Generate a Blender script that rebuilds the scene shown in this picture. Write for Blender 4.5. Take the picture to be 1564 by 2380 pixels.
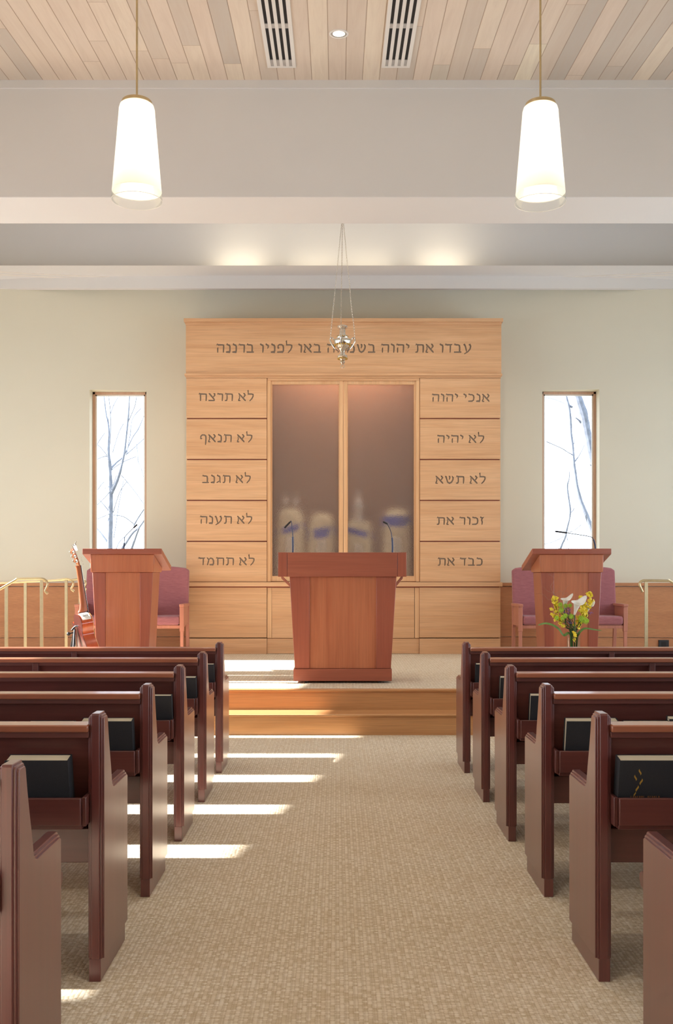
import bpy, bmesh, math, random
from mathutils import Vector, Matrix
random.seed(7)
for o in list(bpy.data.objects):
    bpy.data.objects.remove(o)
SC = bpy.context.scene
COL = SC.collection
R = math.radians

# ------------------------------------------------------------------ camera
FPX, CX, HY, CAMZ = 2317.0, 782.0, 1335.0, 1.40      # focal length in pixels of the 1564x2380 frame, vanishing point
cam = bpy.data.cameras.new('camera')
cam.sensor_fit = 'AUTO'; cam.sensor_width = 36.0
cam.lens = FPX / 2380.0 * 36.0
cam.shift_y = (HY - 1190.0) / 2380.0
cam.clip_start = 0.05; cam.clip_end = 500
camo = bpy.data.objects.new('camera', cam); COL.objects.link(camo)
camo.location = (0, 0, CAMZ); camo.rotation_euler = (R(90), 0, 0)
SC.camera = camo

# ------------------------------------------------------------------ world, sun, exposure
WORLD_STRENGTH = 4.4
SUN_STRENGTH = 23.0
w = bpy.data.worlds.new('sky'); SC.world = w; w.use_nodes = True
bg = w.node_tree.nodes['Background']
bg.inputs['Color'].default_value = (0.76, 0.88, 1.0, 1)
bg.inputs['Strength'].default_value = WORLD_STRENGTH
sl = bpy.data.lights.new('sun', 'SUN'); sl.energy = SUN_STRENGTH; sl.angle = R(0.7); sl.color = (1.0, 0.985, 0.955)
so = bpy.data.objects.new('sun', sl); COL.objects.link(so)
so.location = (-20, 6, 14)
so.rotation_euler = Vector((math.cos(R(30)), 0.0, -math.sin(R(30)))).to_track_quat('-Z', 'Y').to_euler()
SC.view_settings.view_transform = 'Standard'; SC.view_settings.look = 'None'
SC.view_settings.gamma = 1.0; SC.view_settings.use_curve_mapping = False
SC.view_settings.exposure = 0.2
SC.cycles.use_denoising = True
SC.cycles.max_bounces = 8; SC.cycles.diffuse_bounces = 5; SC.cycles.glossy_bounces = 4
SC.cycles.transmission_bounces = 6; SC.cycles.transparent_max_bounces = 10
SC.cycles.sample_clamp_indirect = 6.0
PENDANT_WATTS = 2.4
DOWNLIGHT_FILL_WATTS = 110.0
ARK_FILL_WATTS = 85.0

# ------------------------------------------------------------------ room dimensions
XL, XR, YB = -6.2, 6.3, -4.0
YBEAM0, YBEAM1, ZBEAM = 9.5, 10.21, 4.992
def ceil_z(y): return 6.107 + 0.082 * (y - 9.5)
def wall_y(x): return 13.6 - 0.0165 * x * x
PLAT = 0.367
LEFT_WINDOWS = [(-3.5, 2.45), (3.24, 3.55), (4.55, 7.83), (8.5, 9.7), (10.15, 12.05)]
RIGHT_WINDOWS = [(-3.5, 0.2), (0.9, 4.2), (4.9, 8.2), (8.9, 12.2)]
def left_head(y): return 2.81 + 0.1125 * y
def right_head(y): return 2.9 + 0.1125 * y

def pt(px, py, Y):
    """a point of the photograph's frame at depth Y"""
    return Vector(((px - CX) * Y / FPX, Y, CAMZ + (HY - py) * Y / FPX))

# daylight portals at the openings of the side walls and the two front windows
def portal(x, y0, y1, z0, z1, facing):
    l = bpy.data.lights.new('window_portal', 'AREA'); l.shape = 'RECTANGLE'
    l.cycles.is_portal = True
    o = bpy.data.objects.new('window_portal', l); COL.objects.link(o)
    if facing == '+x' or facing == '-x':
        l.size = z1 - z0; l.size_y = y1 - y0
        o.location = (x, (y0 + y1) / 2, (z0 + z1) / 2)
        o.rotation_euler = (0, R(-90 if facing == '+x' else 90), 0)
    else:
        l.size = y1 - y0; l.size_y = z1 - z0
        o.location = ((y0 + y1) / 2, x, (z0 + z1) / 2)
        o.rotation_euler = (R(-90), 0, 0)
for a, b in LEFT_WINDOWS: portal(XL - 0.16, a, b, 0.9, left_head(b), '+x')
for a, b in RIGHT_WINDOWS: portal(XR + 0.16, a, b, 0.9, right_head(b), '-x')

# ------------------------------------------------------------------ node helpers and materials
class NT:
    def __init__(s, name):
        s.m = bpy.data.materials.new(name); s.m.use_nodes = True
        s.t = s.m.node_tree; s.b = s.t.nodes['Principled BSDF']; s.out = s.t.nodes['Material Output']
    def n(s, typ, ins=None, **props):
        nd = s.t.nodes.new(typ)
        for k, v in props.items(): setattr(nd, k, v)
        for k, v in (ins or {}).items(): s.set(nd.inputs[k], v)
        return nd
    def set(s, sock, v):
        if isinstance(v, bpy.types.NodeSocket): s.t.links.new(v, sock)
        else: sock.default_value = v
    def math(s, op, a, b=0.0, clamp=False):
        nd = s.n('ShaderNodeMath', {0: a, 1: b}, operation=op); nd.use_clamp = clamp
        return nd.outputs[0]
    def mix(s, f, a, b, mode='MIX'):
        nd = s.n('ShaderNodeMix', data_type='RGBA', blend_type=mode)
        s.set(nd.inputs[0], f); s.set(nd.inputs[6], a); s.set(nd.inputs[7], b)
        return nd.outputs[2]
    def ramp(s, f, stops):
        nd = s.n('ShaderNodeValToRGB', {0: f}); cr = nd.color_ramp
        while len(cr.elements) > 1: cr.elements.remove(cr.elements[-1])
        cr.elements[0].position = stops[0][0]; cr.elements[0].color = stops[0][1]
        for p, c in stops[1:]:
            e = cr.elements.new(p); e.color = c
        return nd.outputs[0]
    def noise(s, vec, scale, detail=4, rough=0.55, dist=0.0):
        nd = s.n('ShaderNodeTexNoise', {'Vector': vec, 'Scale': scale, 'Detail': detail, 'Roughness': rough, 'Distortion': dist})
        return nd.outputs['Fac']
    def coord(s): return s.n('ShaderNodeTexCoord').outputs['Object']
    def mapping(s, vec, scale=(1, 1, 1), loc=(0, 0, 0), rot=(0, 0, 0)):
        return s.n('ShaderNodeMapping', {'Vector': vec, 'Scale': scale, 'Location': loc, 'Rotation': rot}).outputs[0]
    def bump(s, h, strength=0.3, dist=0.01):
        return s.n('ShaderNodeBump', {'Height': h, 'Strength': strength, 'Distance': dist}).outputs[0]

def lin(r, g, b):
    f = lambda c: (c / 255 / 12.92) if c / 255 <= 0.04045 else ((c / 255 + 0.055) / 1.055) ** 2.4
    return (f(r), f(g), f(b), 1)

def plain(name, rgb, rough=0.5, metal=0.0, coat=0.0, var=0.05, vscale=6.0, bump=0.0, bscale=60.0):
    k = NT(name); v = k.coord()
    f = k.noise(v, vscale, 3)
    c = lin(*rgb)
    lo = tuple(x * (1 - var) for x in c[:3]) + (1,); hi = tuple(min(1, x * (1 + var)) for x in c[:3]) + (1,)
    k.set(k.b.inputs['Base Color'], k.ramp(f, [(0.3, lo), (0.7, hi)]))
    k.b.inputs['Roughness'].default_value = rough; k.b.inputs['Metallic'].default_value = metal
    k.b.inputs['Coat Weight'].default_value = coat
    if bump: k.set(k.b.inputs['Normal'], k.bump(k.noise(v, bscale, 3), bump, 0.004))
    return k.m

def wood(name, c1, c2, axis='z', rough=0.38, coat=0.0, freq=1.0, fibre=0.12, coat_rough=0.15, spec=0.5):
    """long straight grain running along one local axis"""
    k = NT(name); v = k.coord()
    rnd = k.n('ShaderNodeObjectInfo').outputs['Random']
    off = k.n('ShaderNodeCombineXYZ', {0: k.math('MULTIPLY', rnd, 17.0), 1: k.math('MULTIPLY', rnd, 31.0), 2: k.math('MULTIPLY', rnd, 23.0)}).outputs[0]
    v = k.n('ShaderNodeVectorMath', {0: v, 1: off}, operation='ADD').outputs[0]
    i = 'xyz'.index(axis)
    sc = [9.0 * freq] * 3; sc[i] = 0.55 * freq
    f1 = k.noise(k.mapping(v, tuple(sc)), 1.0, 5, 0.6, 0.6)
    sc2 = [95.0] * 3; sc2[i] = 2.2
    f2 = k.noise(k.mapping(v, tuple(sc2)), 1.0, 3, 0.6)
    base = k.ramp(f1, [(0.28, lin(*c1)), (0.72, lin(*c2))])
    base = k.mix(k.math('MULTIPLY', k.math('SUBTRACT', 0.62, f2, True), fibre * 6), base, lin(*[x * 0.62 for x in c1]))
    k.set(k.b.inputs['Base Color'], base)
    k.set(k.b.inputs['Roughness'], k.math('ADD', rough - 0.05, k.math('MULTIPLY', f2, 0.1)))
    k.b.inputs['Coat Weight'].default_value = coat; k.b.inputs['Coat Roughness'].default_value = coat_rough
    k.b.inputs['Specular IOR Level'].default_value = spec
    return k.m

M = {}
M['ark'] = wood('ark_fir_wood', (208, 158, 114), (224, 180, 138), 'x', 0.42, 0.1)
M['ark_v'] = wood('ark_fir_wood_upright', (216, 166, 120), (228, 186, 142), 'z', 0.42, 0.1)
M['cherry'] = wood('cherry_wood_upright', (176, 98, 64), (196, 120, 82), 'z', 0.36, 0.2, 0.9)
M['cherry_x'] = wood('cherry_wood_level', (152, 78, 58), (170, 94, 70), 'x', 0.36, 0.2, 0.8)
M['cherry_dark'] = wood('cherry_wood_stile', (154, 78, 58), (170, 92, 68), 'z', 0.36, 0.2, 0.6)
M['pew_end'] = wood('pew_mahogany_upright', (96, 46, 45), (116, 59, 55), 'z', 0.3, 0.7, 1.0, 0.16, 0.3)
M['pew'] = wood('pew_mahogany_level', (88, 46, 42), (106, 58, 52), 'x', 0.36, 0.22, 0.9, 0.12, 0.22)
M['pew_cap_sheen'] = wood('pew_cap_painted_sheen', (150, 88, 64), (170, 106, 78), 'x', 0.3, 0.5, 0.8, 0.1, 0.12)  # lighter than the pew wood: reflected light on the caps put into colour
M['step'] = wood('step_oak_wood', (190, 134, 84), (212, 160, 108), 'x', 0.38, 0.3, 0.7, 0.14)
M['wainscot'] = wood('wainscot_wood', (186, 126, 86), (202, 144, 100), 'x', 0.45, 0.1, 0.7)
M['winframe'] = wood('window_frame_wood', (196, 156, 130), (210, 172, 146), 'z', 0.5, 0.0, 0.8)
M['chairwood'] = wood('chair_wood', (178, 112, 92), (194, 128, 104), 'z', 0.42, 0.1, 0.8)
M['white'] = plain('white_paint', (226, 220, 212), 0.65, var=0.015, vscale=2)
M['bulk'] = plain('bulkhead_paint', (222, 219, 216), 0.75, var=0.012, vscale=1.2)
M['wall'] = plain('cream_wall_paint', (219, 214, 196), 0.8, var=0.012, vscale=1.0, bump=0.04, bscale=220)
M['brass'] = plain('brushed_brass', (206, 188, 150), 0.36, 1.0, var=0.06, vscale=30)
M['silver'] = plain('polished_silver', (226, 222, 214), 0.16, 1.0, var=0.08, vscale=24)
M['gilt'] = plain('gilt_metal', (196, 160, 84), 0.25, 1.0, var=0.08, vscale=24)
M['black'] = plain('black_plastic', (30, 30, 34), 0.45)
M['micmetal'] = plain('dark_mic_metal', (62, 66, 84), 0.35, 0.7)
M['cover'] = plain('black_book_cloth', (34, 34, 40), 0.75, var=0.2, vscale=300, bump=0.15, bscale=700)
M['gold'] = plain('gold_foil', (205, 165, 80), 0.4, 0.6)
M['goldtype'] = plain('gold_foil_type', (170, 110, 60), 0.5, 0.3)
M['slot'] = plain('dark_slot', (26, 22, 22), 0.7)
M['clipgrey'] = plain('grey_clip_plastic', (176, 170, 164), 0.5)
M['engraved'] = plain('engraved_paint', (136, 116, 98), 0.6, var=0.04)
M['mantle'] = plain('cream_velvet', (232, 218, 184), 0.9, var=0.15, vscale=14)
M['blue'] = plain('blue_velvet', (44, 66, 190), 0.85, var=0.1)
M['arkback'] = plain('ark_lining', (150, 112, 86), 0.8, var=0.05)
M['stem'] = plain('green_stem', (62, 92, 44), 0.5, var=0.2)
M['leaf'] = plain('green_leaf', (104, 140, 72), 0.42, var=0.25, vscale=20)
M['yellow'] = plain('yellow_petal', (255, 226, 70), 0.5, var=0.15, vscale=40)
M['lime'] = plain('lime_petal', (166, 200, 60), 0.6, var=0.2, vscale=60)
M['lily'] = plain('white_petal', (240, 238, 230), 0.5, var=0.03)
M['purple'] = plain('purple_petal', (128, 92, 160), 0.6, var=0.15, vscale=60)
M['twig'] = plain('pale_twig_bark', (150, 112, 92), 0.7, var=0.15, vscale=40)
M['bark'] = plain('grey_bark', (98, 103, 116), 0.9, var=0.25, vscale=9, bump=0.5, bscale=30)
M['ground'] = plain('winter_ground', (120, 112, 90), 0.95, var=0.2, vscale=0.6)
M['gback'] = wood('guitar_back_wood', (70, 30, 28), (92, 42, 36), 'z', 0.2, 0.6, 1.2)
M['gside'] = wood('guitar_side_wood', (170, 66, 30), (196, 84, 40), 'z', 0.18, 0.7, 1.2, 0.08, 0.08)
M['gtop'] = wood('guitar_top_wood', (206, 150, 92), (220, 168, 110), 'z', 0.25, 0.5, 1.2)
M['gneck'] = wood('guitar_neck_wood', (150, 82, 52), (172, 100, 66), 'z', 0.22, 0.5, 1.2)
M['paper'] = plain('white_paper', (232, 228, 220), 0.7, var=0.02)

def fabric(name, a, b):
    k = NT(name); v = k.coord()
    f = k.noise(k.mapping(v, (14, 30, 120)), 1.0, 3, 0.6)
    k.set(k.b.inputs['Base Color'], k.ramp(f, [(0.3, lin(*a)), (0.7, lin(*b))]))
    k.b.inputs['Roughness'].default_value = 0.92
    k.b.inputs['Sheen Weight'].default_value = 0.2
    k.set(k.b.inputs['Normal'], k.bump(k.noise(k.mapping(v, (260, 260, 320)), 1.0, 2), 0.25, 0.003))
    return k.m
M['mauve'] = fabric('mauve_upholstery', (142, 84, 90), (162, 100, 104))

def pages():
    k = NT('book_pages'); v = k.coord()
    f = k.noise(k.mapping(v, (6, 600, 6)), 1.0, 2)
    k.set(k.b.inputs['Base Color'], k.ramp(f, [(0.3, lin(196, 184, 160)), (0.7, lin(226, 216, 194))]))
    k.b.inputs['Roughness'].default_value = 0.8
    return k.m
M['pages'] = pages()

def carpet():
    k = NT('woven_carpet'); v = k.coord()
    loops = k.n('ShaderNodeTexVoronoi', {'Vector': k.mapping(v, (66, 76, 1)), 'Scale': 1.0, 'Randomness': 0.26}, voronoi_dimensions='2D', feature='F1')
    d = loops.outputs['Distance']; lc = k.n('ShaderNodeSeparateColor', {0: loops.outputs['Color']}).outputs[0]
    fine = k.noise(v, 420, 3, 0.6)
    big = k.noise(v, 2.2, 4, 0.6)
    base = k.ramp(k.math('ADD', k.math('MULTIPLY', lc, 0.6), k.math('MULTIPLY', fine, 0.5)),
                  [(0.2, lin(203, 185, 156)), (0.55, lin(221, 207, 184)), (0.95, lin(236, 227, 210))])
    base = k.mix(k.ramp(d, [(0.36, (0, 0, 0, 1)), (0.66, (0.62, 0.62, 0.62, 1))]), base, lin(168, 142, 108))
    ch = k.math('ABSOLUTE', k.math('SUBTRACT', k.math('FRACT', k.math('MULTIPLY', k.n('ShaderNodeSeparateXYZ', {0: v}).outputs[0], 33.0)), 0.5))
    base = k.mix(k.math('MULTIPLY', k.math('GREATER_THAN', ch, 0.40), 0.22), base, lin(160, 134, 100))
    base = k.mix(k.math('MULTIPLY', k.math('SUBTRACT', big, 0.45, True), 0.5), base, lin(206, 193, 170))
    k.set(k.b.inputs['Base Color'], base)
    k.b.inputs['Roughness'].default_value = 0.95; k.b.inputs['Specular IOR Level'].default_value = 0.15
    h = k.math('SUBTRACT', k.math('MULTIPLY', fine, 0.35), d)
    k.set(k.b.inputs['Normal'], k.bump(h, 0.6, 0.006))
    return k.m
M['carpet'] = carpet()

def planks():
    k = NT('ceiling_planks'); v = k.coord()
    s = k.n('ShaderNodeSeparateXYZ', {0: v}); X, Y = s.outputs[0], s.outputs[1]
    u = k.math('DIVIDE', k.math('ADD', X, 0.0738 + 1.6), 0.16)
    row = k.math('FLOOR', u); fr = k.math('FRACT', u)
    r1 = k.n('ShaderNodeTexWhiteNoise', {'W': row}, noise_dimensions='1D').outputs['Value']
    t = k.math('ADD', k.math('DIVIDE', Y, 2.3), k.math('MULTIPLY', r1, 7.0))
    seg = k.math('FLOOR', t); tf = k.math('FRACT', t)
    r2 = k.n('ShaderNodeTexWhiteNoise', {'Vector': k.n('ShaderNodeCombineXYZ', {0: row, 1: seg}).outputs[0]}, noise_dimensions='2D').outputs['Value']
    off = k.n('ShaderNodeCombineXYZ', {0: k.math('MULTIPLY', r2, 13.0), 1: k.math('MULTIPLY', r2, 29.0), 2: 0.0}).outputs[0]
    gv = k.n('ShaderNodeVectorMath', {0: v, 1: off}, operation='ADD').outputs[0]
    g = k.noise(k.mapping(gv, (11, 0.9, 1)), 1.0, 5, 0.62, 1.2)
    fine = k.noise(k.mapping(gv, (120, 3, 1)), 1.0, 3)
    tone = k.ramp(r2, [(0.0, lin(228, 213, 192)), (0.3, lin(222, 204, 186)), (0.55, lin(214, 198, 180)), (0.75, lin(203, 191, 177)), (0.9, lin(190, 180, 168)), (1.0, lin(238, 226, 202))])
    c = k.mix(k.math('MULTIPLY', k.math('SUBTRACT', g, 0.42, True), 1.1), tone, lin(194, 172, 152))
    c = k.mix(k.math('MULTIPLY', k.math('SUBTRACT', fine, 0.5, True), 0.7), c, lin(200, 176, 152))
    edge = k.math('MINIMUM', fr, k.math('SUBTRACT', 1.0, fr))
    seam = k.math('LESS_THAN', edge, 0.016)
    butt = k.math('LESS_THAN', tf, 0.0022)
    sm = k.math('MAXIMUM', seam, butt)
    c = k.mix(k.math('MULTIPLY', sm, 0.75), c, lin(150, 116, 86))
    k.set(k.b.inputs['Base Color'], c); k.b.inputs['Roughness'].default_value = 0.6
    k.set(k.b.inputs['Normal'], k.bump(k.math('MINIMUM', edge, 0.04), 0.5, 0.2))
    return k.m
M['planks'] = planks()

def clear_glass(name, gloss=0.12, tint=(1, 1, 1, 1)):
    k = NT(name)
    tr = k.n('ShaderNodeBsdfTransparent', {'Color': tint}); gl = k.n('ShaderNodeBsdfGlossy', {'Roughness': 0.02})
    fr = k.n('ShaderNodeLayerWeight', {'Blend': 0.25}).outputs['Fresnel']
    mx = k.n('ShaderNodeMixShader', {0: k.math('MULTIPLY', fr, gloss * 6, True), 1: tr.outputs[0], 2: gl.outputs[0]})
    k.t.links.new(mx.outputs[0], k.out.inputs[0])
    return k.m
M['pane'] = clear_glass('window_pane_glass', 0.06)
M['glass'] = clear_glass('clear_glass', 0.05, (0.97, 0.98, 0.97, 1))

def pebbled():
    k = NT('pebbled_glass'); v = k.coord()
    h = k.noise(v, 95, 2, 0.5)
    k.b.inputs['Base Color'].default_value = (0.9, 0.84, 0.8, 1)
    k.b.inputs['Transmission Weight'].default_value = 1.0; k.b.inputs['Roughness'].default_value = 0.2
    k.b.inputs['IOR'].default_value = 1.45
    nb = k.bump(h, 0.8, 0.01); k.set(k.b.inputs['Normal'], nb)
    df = k.n('ShaderNodeBsdfDiffuse', {'Color': lin(196, 172, 158), 'Normal': nb})
    mx = k.n('ShaderNodeMixShader', {0: 0.11, 1: k.b.outputs[0], 2: df.outputs[0]})
    k.t.links.new(mx.outputs[0], k.out.inputs[0])
    return k.m
M['pebble'] = pebbled()

def frosted(name='frosted_lamp_glass', dif=0.45):
    k = NT(name)
    a = k.n('ShaderNodeBsdfTranslucent', {'Color': (0.96, 0.93, 0.86, 1)}); d = k.n('ShaderNodeBsdfDiffuse', {'Color': (0.93, 0.92, 0.88, 1)})
    mx = k.n('ShaderNodeMixShader', {0: dif, 1: a.outputs[0], 2: d.outputs[0]})
    k.t.links.new(mx.outputs[0], k.out.inputs[0])
    return k.m
M['frost'] = frosted(); M['diff'] = frosted('lamp_diffuser_glass', 0.1)
def emit(name, rgb, s):
    k = NT(name)
    k.b.inputs['Base Color'].default_value = rgb; k.b.inputs['Emission Color'].default_value = rgb
    k.b.inputs['Emission Strength'].default_value = s
    return k.m
M['bulb'] = emit('lamp_glow', (1.0, 0.93, 0.8, 1), 6.0)

# ------------------------------------------------------------------ mesh builder and tagging
ORI = {}
class MB:
    def __init__(s, mat=None): s.v = []; s.f = []; s.M = mat
    def pts(s, ps):
        b = len(s.v)
        for p in ps:
            p = Vector(p); s.v.append(s.M @ p if s.M is not None else p)
        return b
    def box(s, x0, x1, y0, y1, z0, z1):
        b = s.pts([(x0, y0, z0), (x1, y0, z0), (x1, y1, z0), (x0, y1, z0), (x0, y0, z1), (x1, y0, z1), (x1, y1, z1), (x0, y1, z1)])
        for q in ((0, 3, 2, 1), (4, 5, 6, 7), (0, 1, 5, 4), (1, 2, 6, 5), (2, 3, 7, 6), (3, 0, 4, 7)): s.f.append([b + i for i in q])
        return s
    def prism(s, poly, a0, a1, axis, scale_end=None):
        n = len(poly)
        def mk(p, a):
            return {'x': (a, p[0], p[1]), 'y': (p[0], a, p[1]), 'z': (p[0], p[1], a)}[axis]
        b = s.pts([mk(p, a0) for p in poly] + [mk(p, a1) for p in (scale_end or poly)])
        s.f.append([b + i for i in range(n)][::-1]); s.f.append([b + n + i for i in range(n)])
        for i in range(n): s.f.append([b + i, b + (i + 1) % n, b + n + (i + 1) % n, b + n + i])
        return s
    def loft(s, rings, closed=True, caps=True):
        n = len(rings[0]); bs = [s.pts(r) for r in rings]
        for a, b in zip(bs, bs[1:]):
            for i in range(n if closed else n - 1): s.f.append([a + i, a + (i + 1) % n, b + (i + 1) % n, b + i])
        if caps:
            s.f.append([bs[0] + i for i in range(n)][::-1]); s.f.append([bs[-1] + i for i in range(n)])
        return s
    def tube(s, ps, r, n=8, caps=True):
        ps = [Vector(p) for p in ps]; rs = r if isinstance(r, (list, tuple)) else [r] * len(ps)
        rings = []; prev = None
        for i, p in enumerate(ps):
            t = (ps[min(i + 1, len(ps) - 1)] - ps[max(i - 1, 0)]).normalized()
            if prev is None:
                ref = Vector((0, 0, 1)) if abs(t.z) < 0.9 else Vector((0, 1, 0))
                u = t.cross(ref).normalized()
            else: u = (prev - t * prev.dot(t)).normalized()
            prev = u; w_ = t.cross(u)
            rings.append([p + (u * math.cos(2 * math.pi * k / n) + w_ * math.sin(2 * math.pi * k / n)) * rs[i] for k in range(n)])
        return s.loft(rings, True, caps)
    def lathe(s, prof, c=(0, 0, 0), n=32, caps=True):
        return s.loft([[(c[0] + r * math.cos(2 * math.pi * k / n), c[1] + r * math.sin(2 * math.pi * k / n), c[2] + z) for k in range(n)] for r, z in prof], True, caps)
    def ball(s, c, r, n=12, m=8, sq=(1, 1, 1)):
        rings = []
        for j in range(m + 1):
            a = -math.pi / 2 + math.pi * j / m
            rr = max(1e-4, math.cos(a)) * r
            rings.append([(c[0] + rr * math.cos(2 * math.pi * k / n) * sq[0], c[1] + rr * math.sin(2 * math.pi * k / n) * sq[1], c[2] + r * math.sin(a) * sq[2]) for k in range(n)])
        return s.loft(rings)
    def torus(s, c, R_, r, m, N=14, n=6):
        b = len(s.v)
        for i in range(N):
            a = 2 * math.pi * i / N
            for k in range(n):
                t = 2 * math.pi * k / n
                p = Vector(((R_ + r * math.cos(t)) * math.cos(a), (R_ + r * math.cos(t)) * math.sin(a), r * math.sin(t)))
                s.pts([Vector(c) + m @ p])
        for i in range(N):
            for k in range(n):
                s.f.append([b + i * n + k, b + ((i + 1) % N) * n + k, b + ((i + 1) % N) * n + (k + 1) % n, b + i * n + (k + 1) % n])
        return s
    def build(s, name, mat, parent=None, origin=None, bevel=0.0, sharp=35, segs=2, fixn=True):
        o_ = Vector(ORI[parent.name]) if parent else Vector(origin or (0, 0, 0))
        me = bpy.data.meshes.new(name)
        me.from_pydata([tuple(p - o_) for p in s.v], [], s.f)
        if fixn:
            bm = bmesh.new(); bm.from_mesh(me); bmesh.ops.recalc_face_normals(bm, faces=bm.faces); bm.to_mesh(me); bm.free()
        me.materials.append(mat)
        me.polygons.foreach_set('use_smooth', [True] * len(me.polygons)); me.set_sharp_from_angle(angle=R(sharp))
        o = bpy.data.objects.new(name, me); COL.objects.link(o)
        if parent: o.parent = parent
        else: o.location = o_
        ORI[o.name] = o_
        if bevel:
            md = o.modifiers.new('bevel', 'BEVEL'); md.width = bevel; md.segments = segs; md.limit_method = 'ANGLE'; md.angle_limit = R(40)
        return o
def tag(o, label=None, cat=None, group=None, kind=None):
    for k, v in (('label', label), ('category', cat), ('group', group), ('kind', kind)):
        if v: o[k] = v
    return o
def thing(name, loc, label, cat, group=None):
    o = bpy.data.objects.new(name, None); COL.objects.link(o); o.location = loc; o.empty_display_size = 0.1
    ORI[o.name] = Vector(loc)
    return tag(o, label, cat, group)
def struct(mb, name, mat, **kw):
    return tag(mb.build(name, mat, **kw), kind='structure')
def dup(root, loc, label, group=None, rot=None):
    r = root.copy(); COL.objects.link(r); r.location = loc; r['label'] = label
    if group: r['group'] = group
    if rot: r.rotation_euler = rot
    ORI[r.name] = Vector(loc)
    for ch in list(root.children):
        c = ch.copy(); COL.objects.link(c); c.parent = r; ORI[c.name] = Vector(loc)
        for g in list(ch.children):
            d = g.copy(); COL.objects.link(d); d.parent = c; ORI[d.name] = Vector(loc)
    return r
def smooth_path(ps, k=6):
    ps = [Vector(p) for p in ps]; out = []
    for i in range(len(ps) - 1):
        p0 = ps[max(i - 1, 0)]; p1 = ps[i]; p2 = ps[i + 1]; p3 = ps[min(i + 2, len(ps) - 1)]
        for j in range(k):
            t = j / k
            out.append(0.5 * ((2 * p1) + (p2 - p0) * t + (2 * p0 - 5 * p1 + 4 * p2 - p3) * t * t + (3 * p1 - p0 - 3 * p2 + p3) * t ** 3))
    out.append(ps[-1]); return out

# ================================================================== SETTING
struct(MB().box(XL, XR, YB, 13.9, -0.1, 0.0), 'floor', M['carpet'])
# ceiling of planks, rising towards the front
cb = MB(); cb.prism([(YB, ceil_z(YB)), (YBEAM0, ceil_z(YBEAM0)), (YBEAM0, ceil_z(YBEAM0) + 0.15), (YB, ceil_z(YB) + 0.15)], XL, XR, 'x')
struct(cb, 'ceiling', M['planks'])
# side walls with openings, rear wall
def side_wall(x0, x1, wins, head, name):
    b = MB()
    edges = [YB] + [e for wn in wins for e in wn] + [13.9]
    for i in range(len(edges) - 1):
        a, c = edges[i], edges[i + 1]
        if i % 2 == 0: b.prism([(a, 0), (c, 0), (c, 6.4), (a, 6.4)], x0, x1, 'x')
        else:
            b.prism([(a, 0), (c, 0), (c, 0.9), (a, 0.9)], x0, x1, 'x')
            b.prism([(a, head(a)), (c, head(c)), (c, 6.4), (a, 6.4)], x0, x1, 'x')
    return struct(b, name, M['wall'])
side_wall(XL - 0.12, XL, LEFT_WINDOWS, left_head, 'wall_left')
side_wall(XR, XR + 0.12, RIGHT_WINDOWS, right_head, 'wall_right')
struct(MB().box(XL - 0.12, XR + 0.12, YB - 0.15, YB, 0, 6.4), 'wall_back', M['wall'])
WN = [2]
def side_window(x, a, b, head):
    WN[0] += 1
    o = MB()
    o.prism([(a, 0.9), (b, 0.9), (b, 0.96), (a, 0.96)], x - 0.03, x + 0.03, 'x')
    o.prism([(a, head(a) - 0.05), (b, head(b) - 0.05), (b, head(b)), (a, head(a))], x - 0.03, x + 0.03, 'x')
    for e in (a, b - 0.05): o.prism([(e, 0.9), (e + 0.05, 0.9), (e + 0.05, head(e)), (e, head(e))], x - 0.03, x + 0.03, 'x')
    w_ = struct(o, 'window_%d' % WN[0], M['winframe'])
    MB().prism([(a + .03, 0.93), (b - .03, 0.93), (b - .03, head(b) - .03), (a + .03, head(a) - .03)], x - 0.004, x + 0.004, 'x').build('pane', M['pane'], w_)
for a, b in LEFT_WINDOWS: side_window(XL - 0.06, a, b, left_head)
for a, b in RIGHT_WINDOWS: side_window(XR + 0.06, a, b, right_head)

# curved front wall with two window openings
WINL = (-3.323, -2.573); WINR = (2.783, 3.532); WSILL, WHEAD = 1.5, 3.886
def xgrid(a, b, step=0.35):
    n = max(1, int(math.ceil((b - a) / step))); return [a + (b - a) * i / n for i in range(n + 1)]
def curved(b, a, c, z0, z1, d0=0.0, d1=0.25, step=0.35):
    rings = []
    for x in xgrid(a, c, step):
        y = wall_y(x); rings.append([(x, y + d0, z0), (x, y + d1, z0), (x, y + d1, z1), (x, y + d0, z1)])
    return b.loft(rings)
fw = MB()
curved(fw, XL, WINL[0], 0, 6.2); curved(fw, WINL[1], WINR[0], 0, 6.2); curved(fw, WINR[1], XR, 0, 6.2)
for wn in (WINL, WINR): curved(fw, wn[0], wn[1], 0, WSILL); curved(fw, wn[0], wn[1], WHEAD, 6.2)
struct(fw, 'wall_front', M['wall'], sharp=20)
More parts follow.
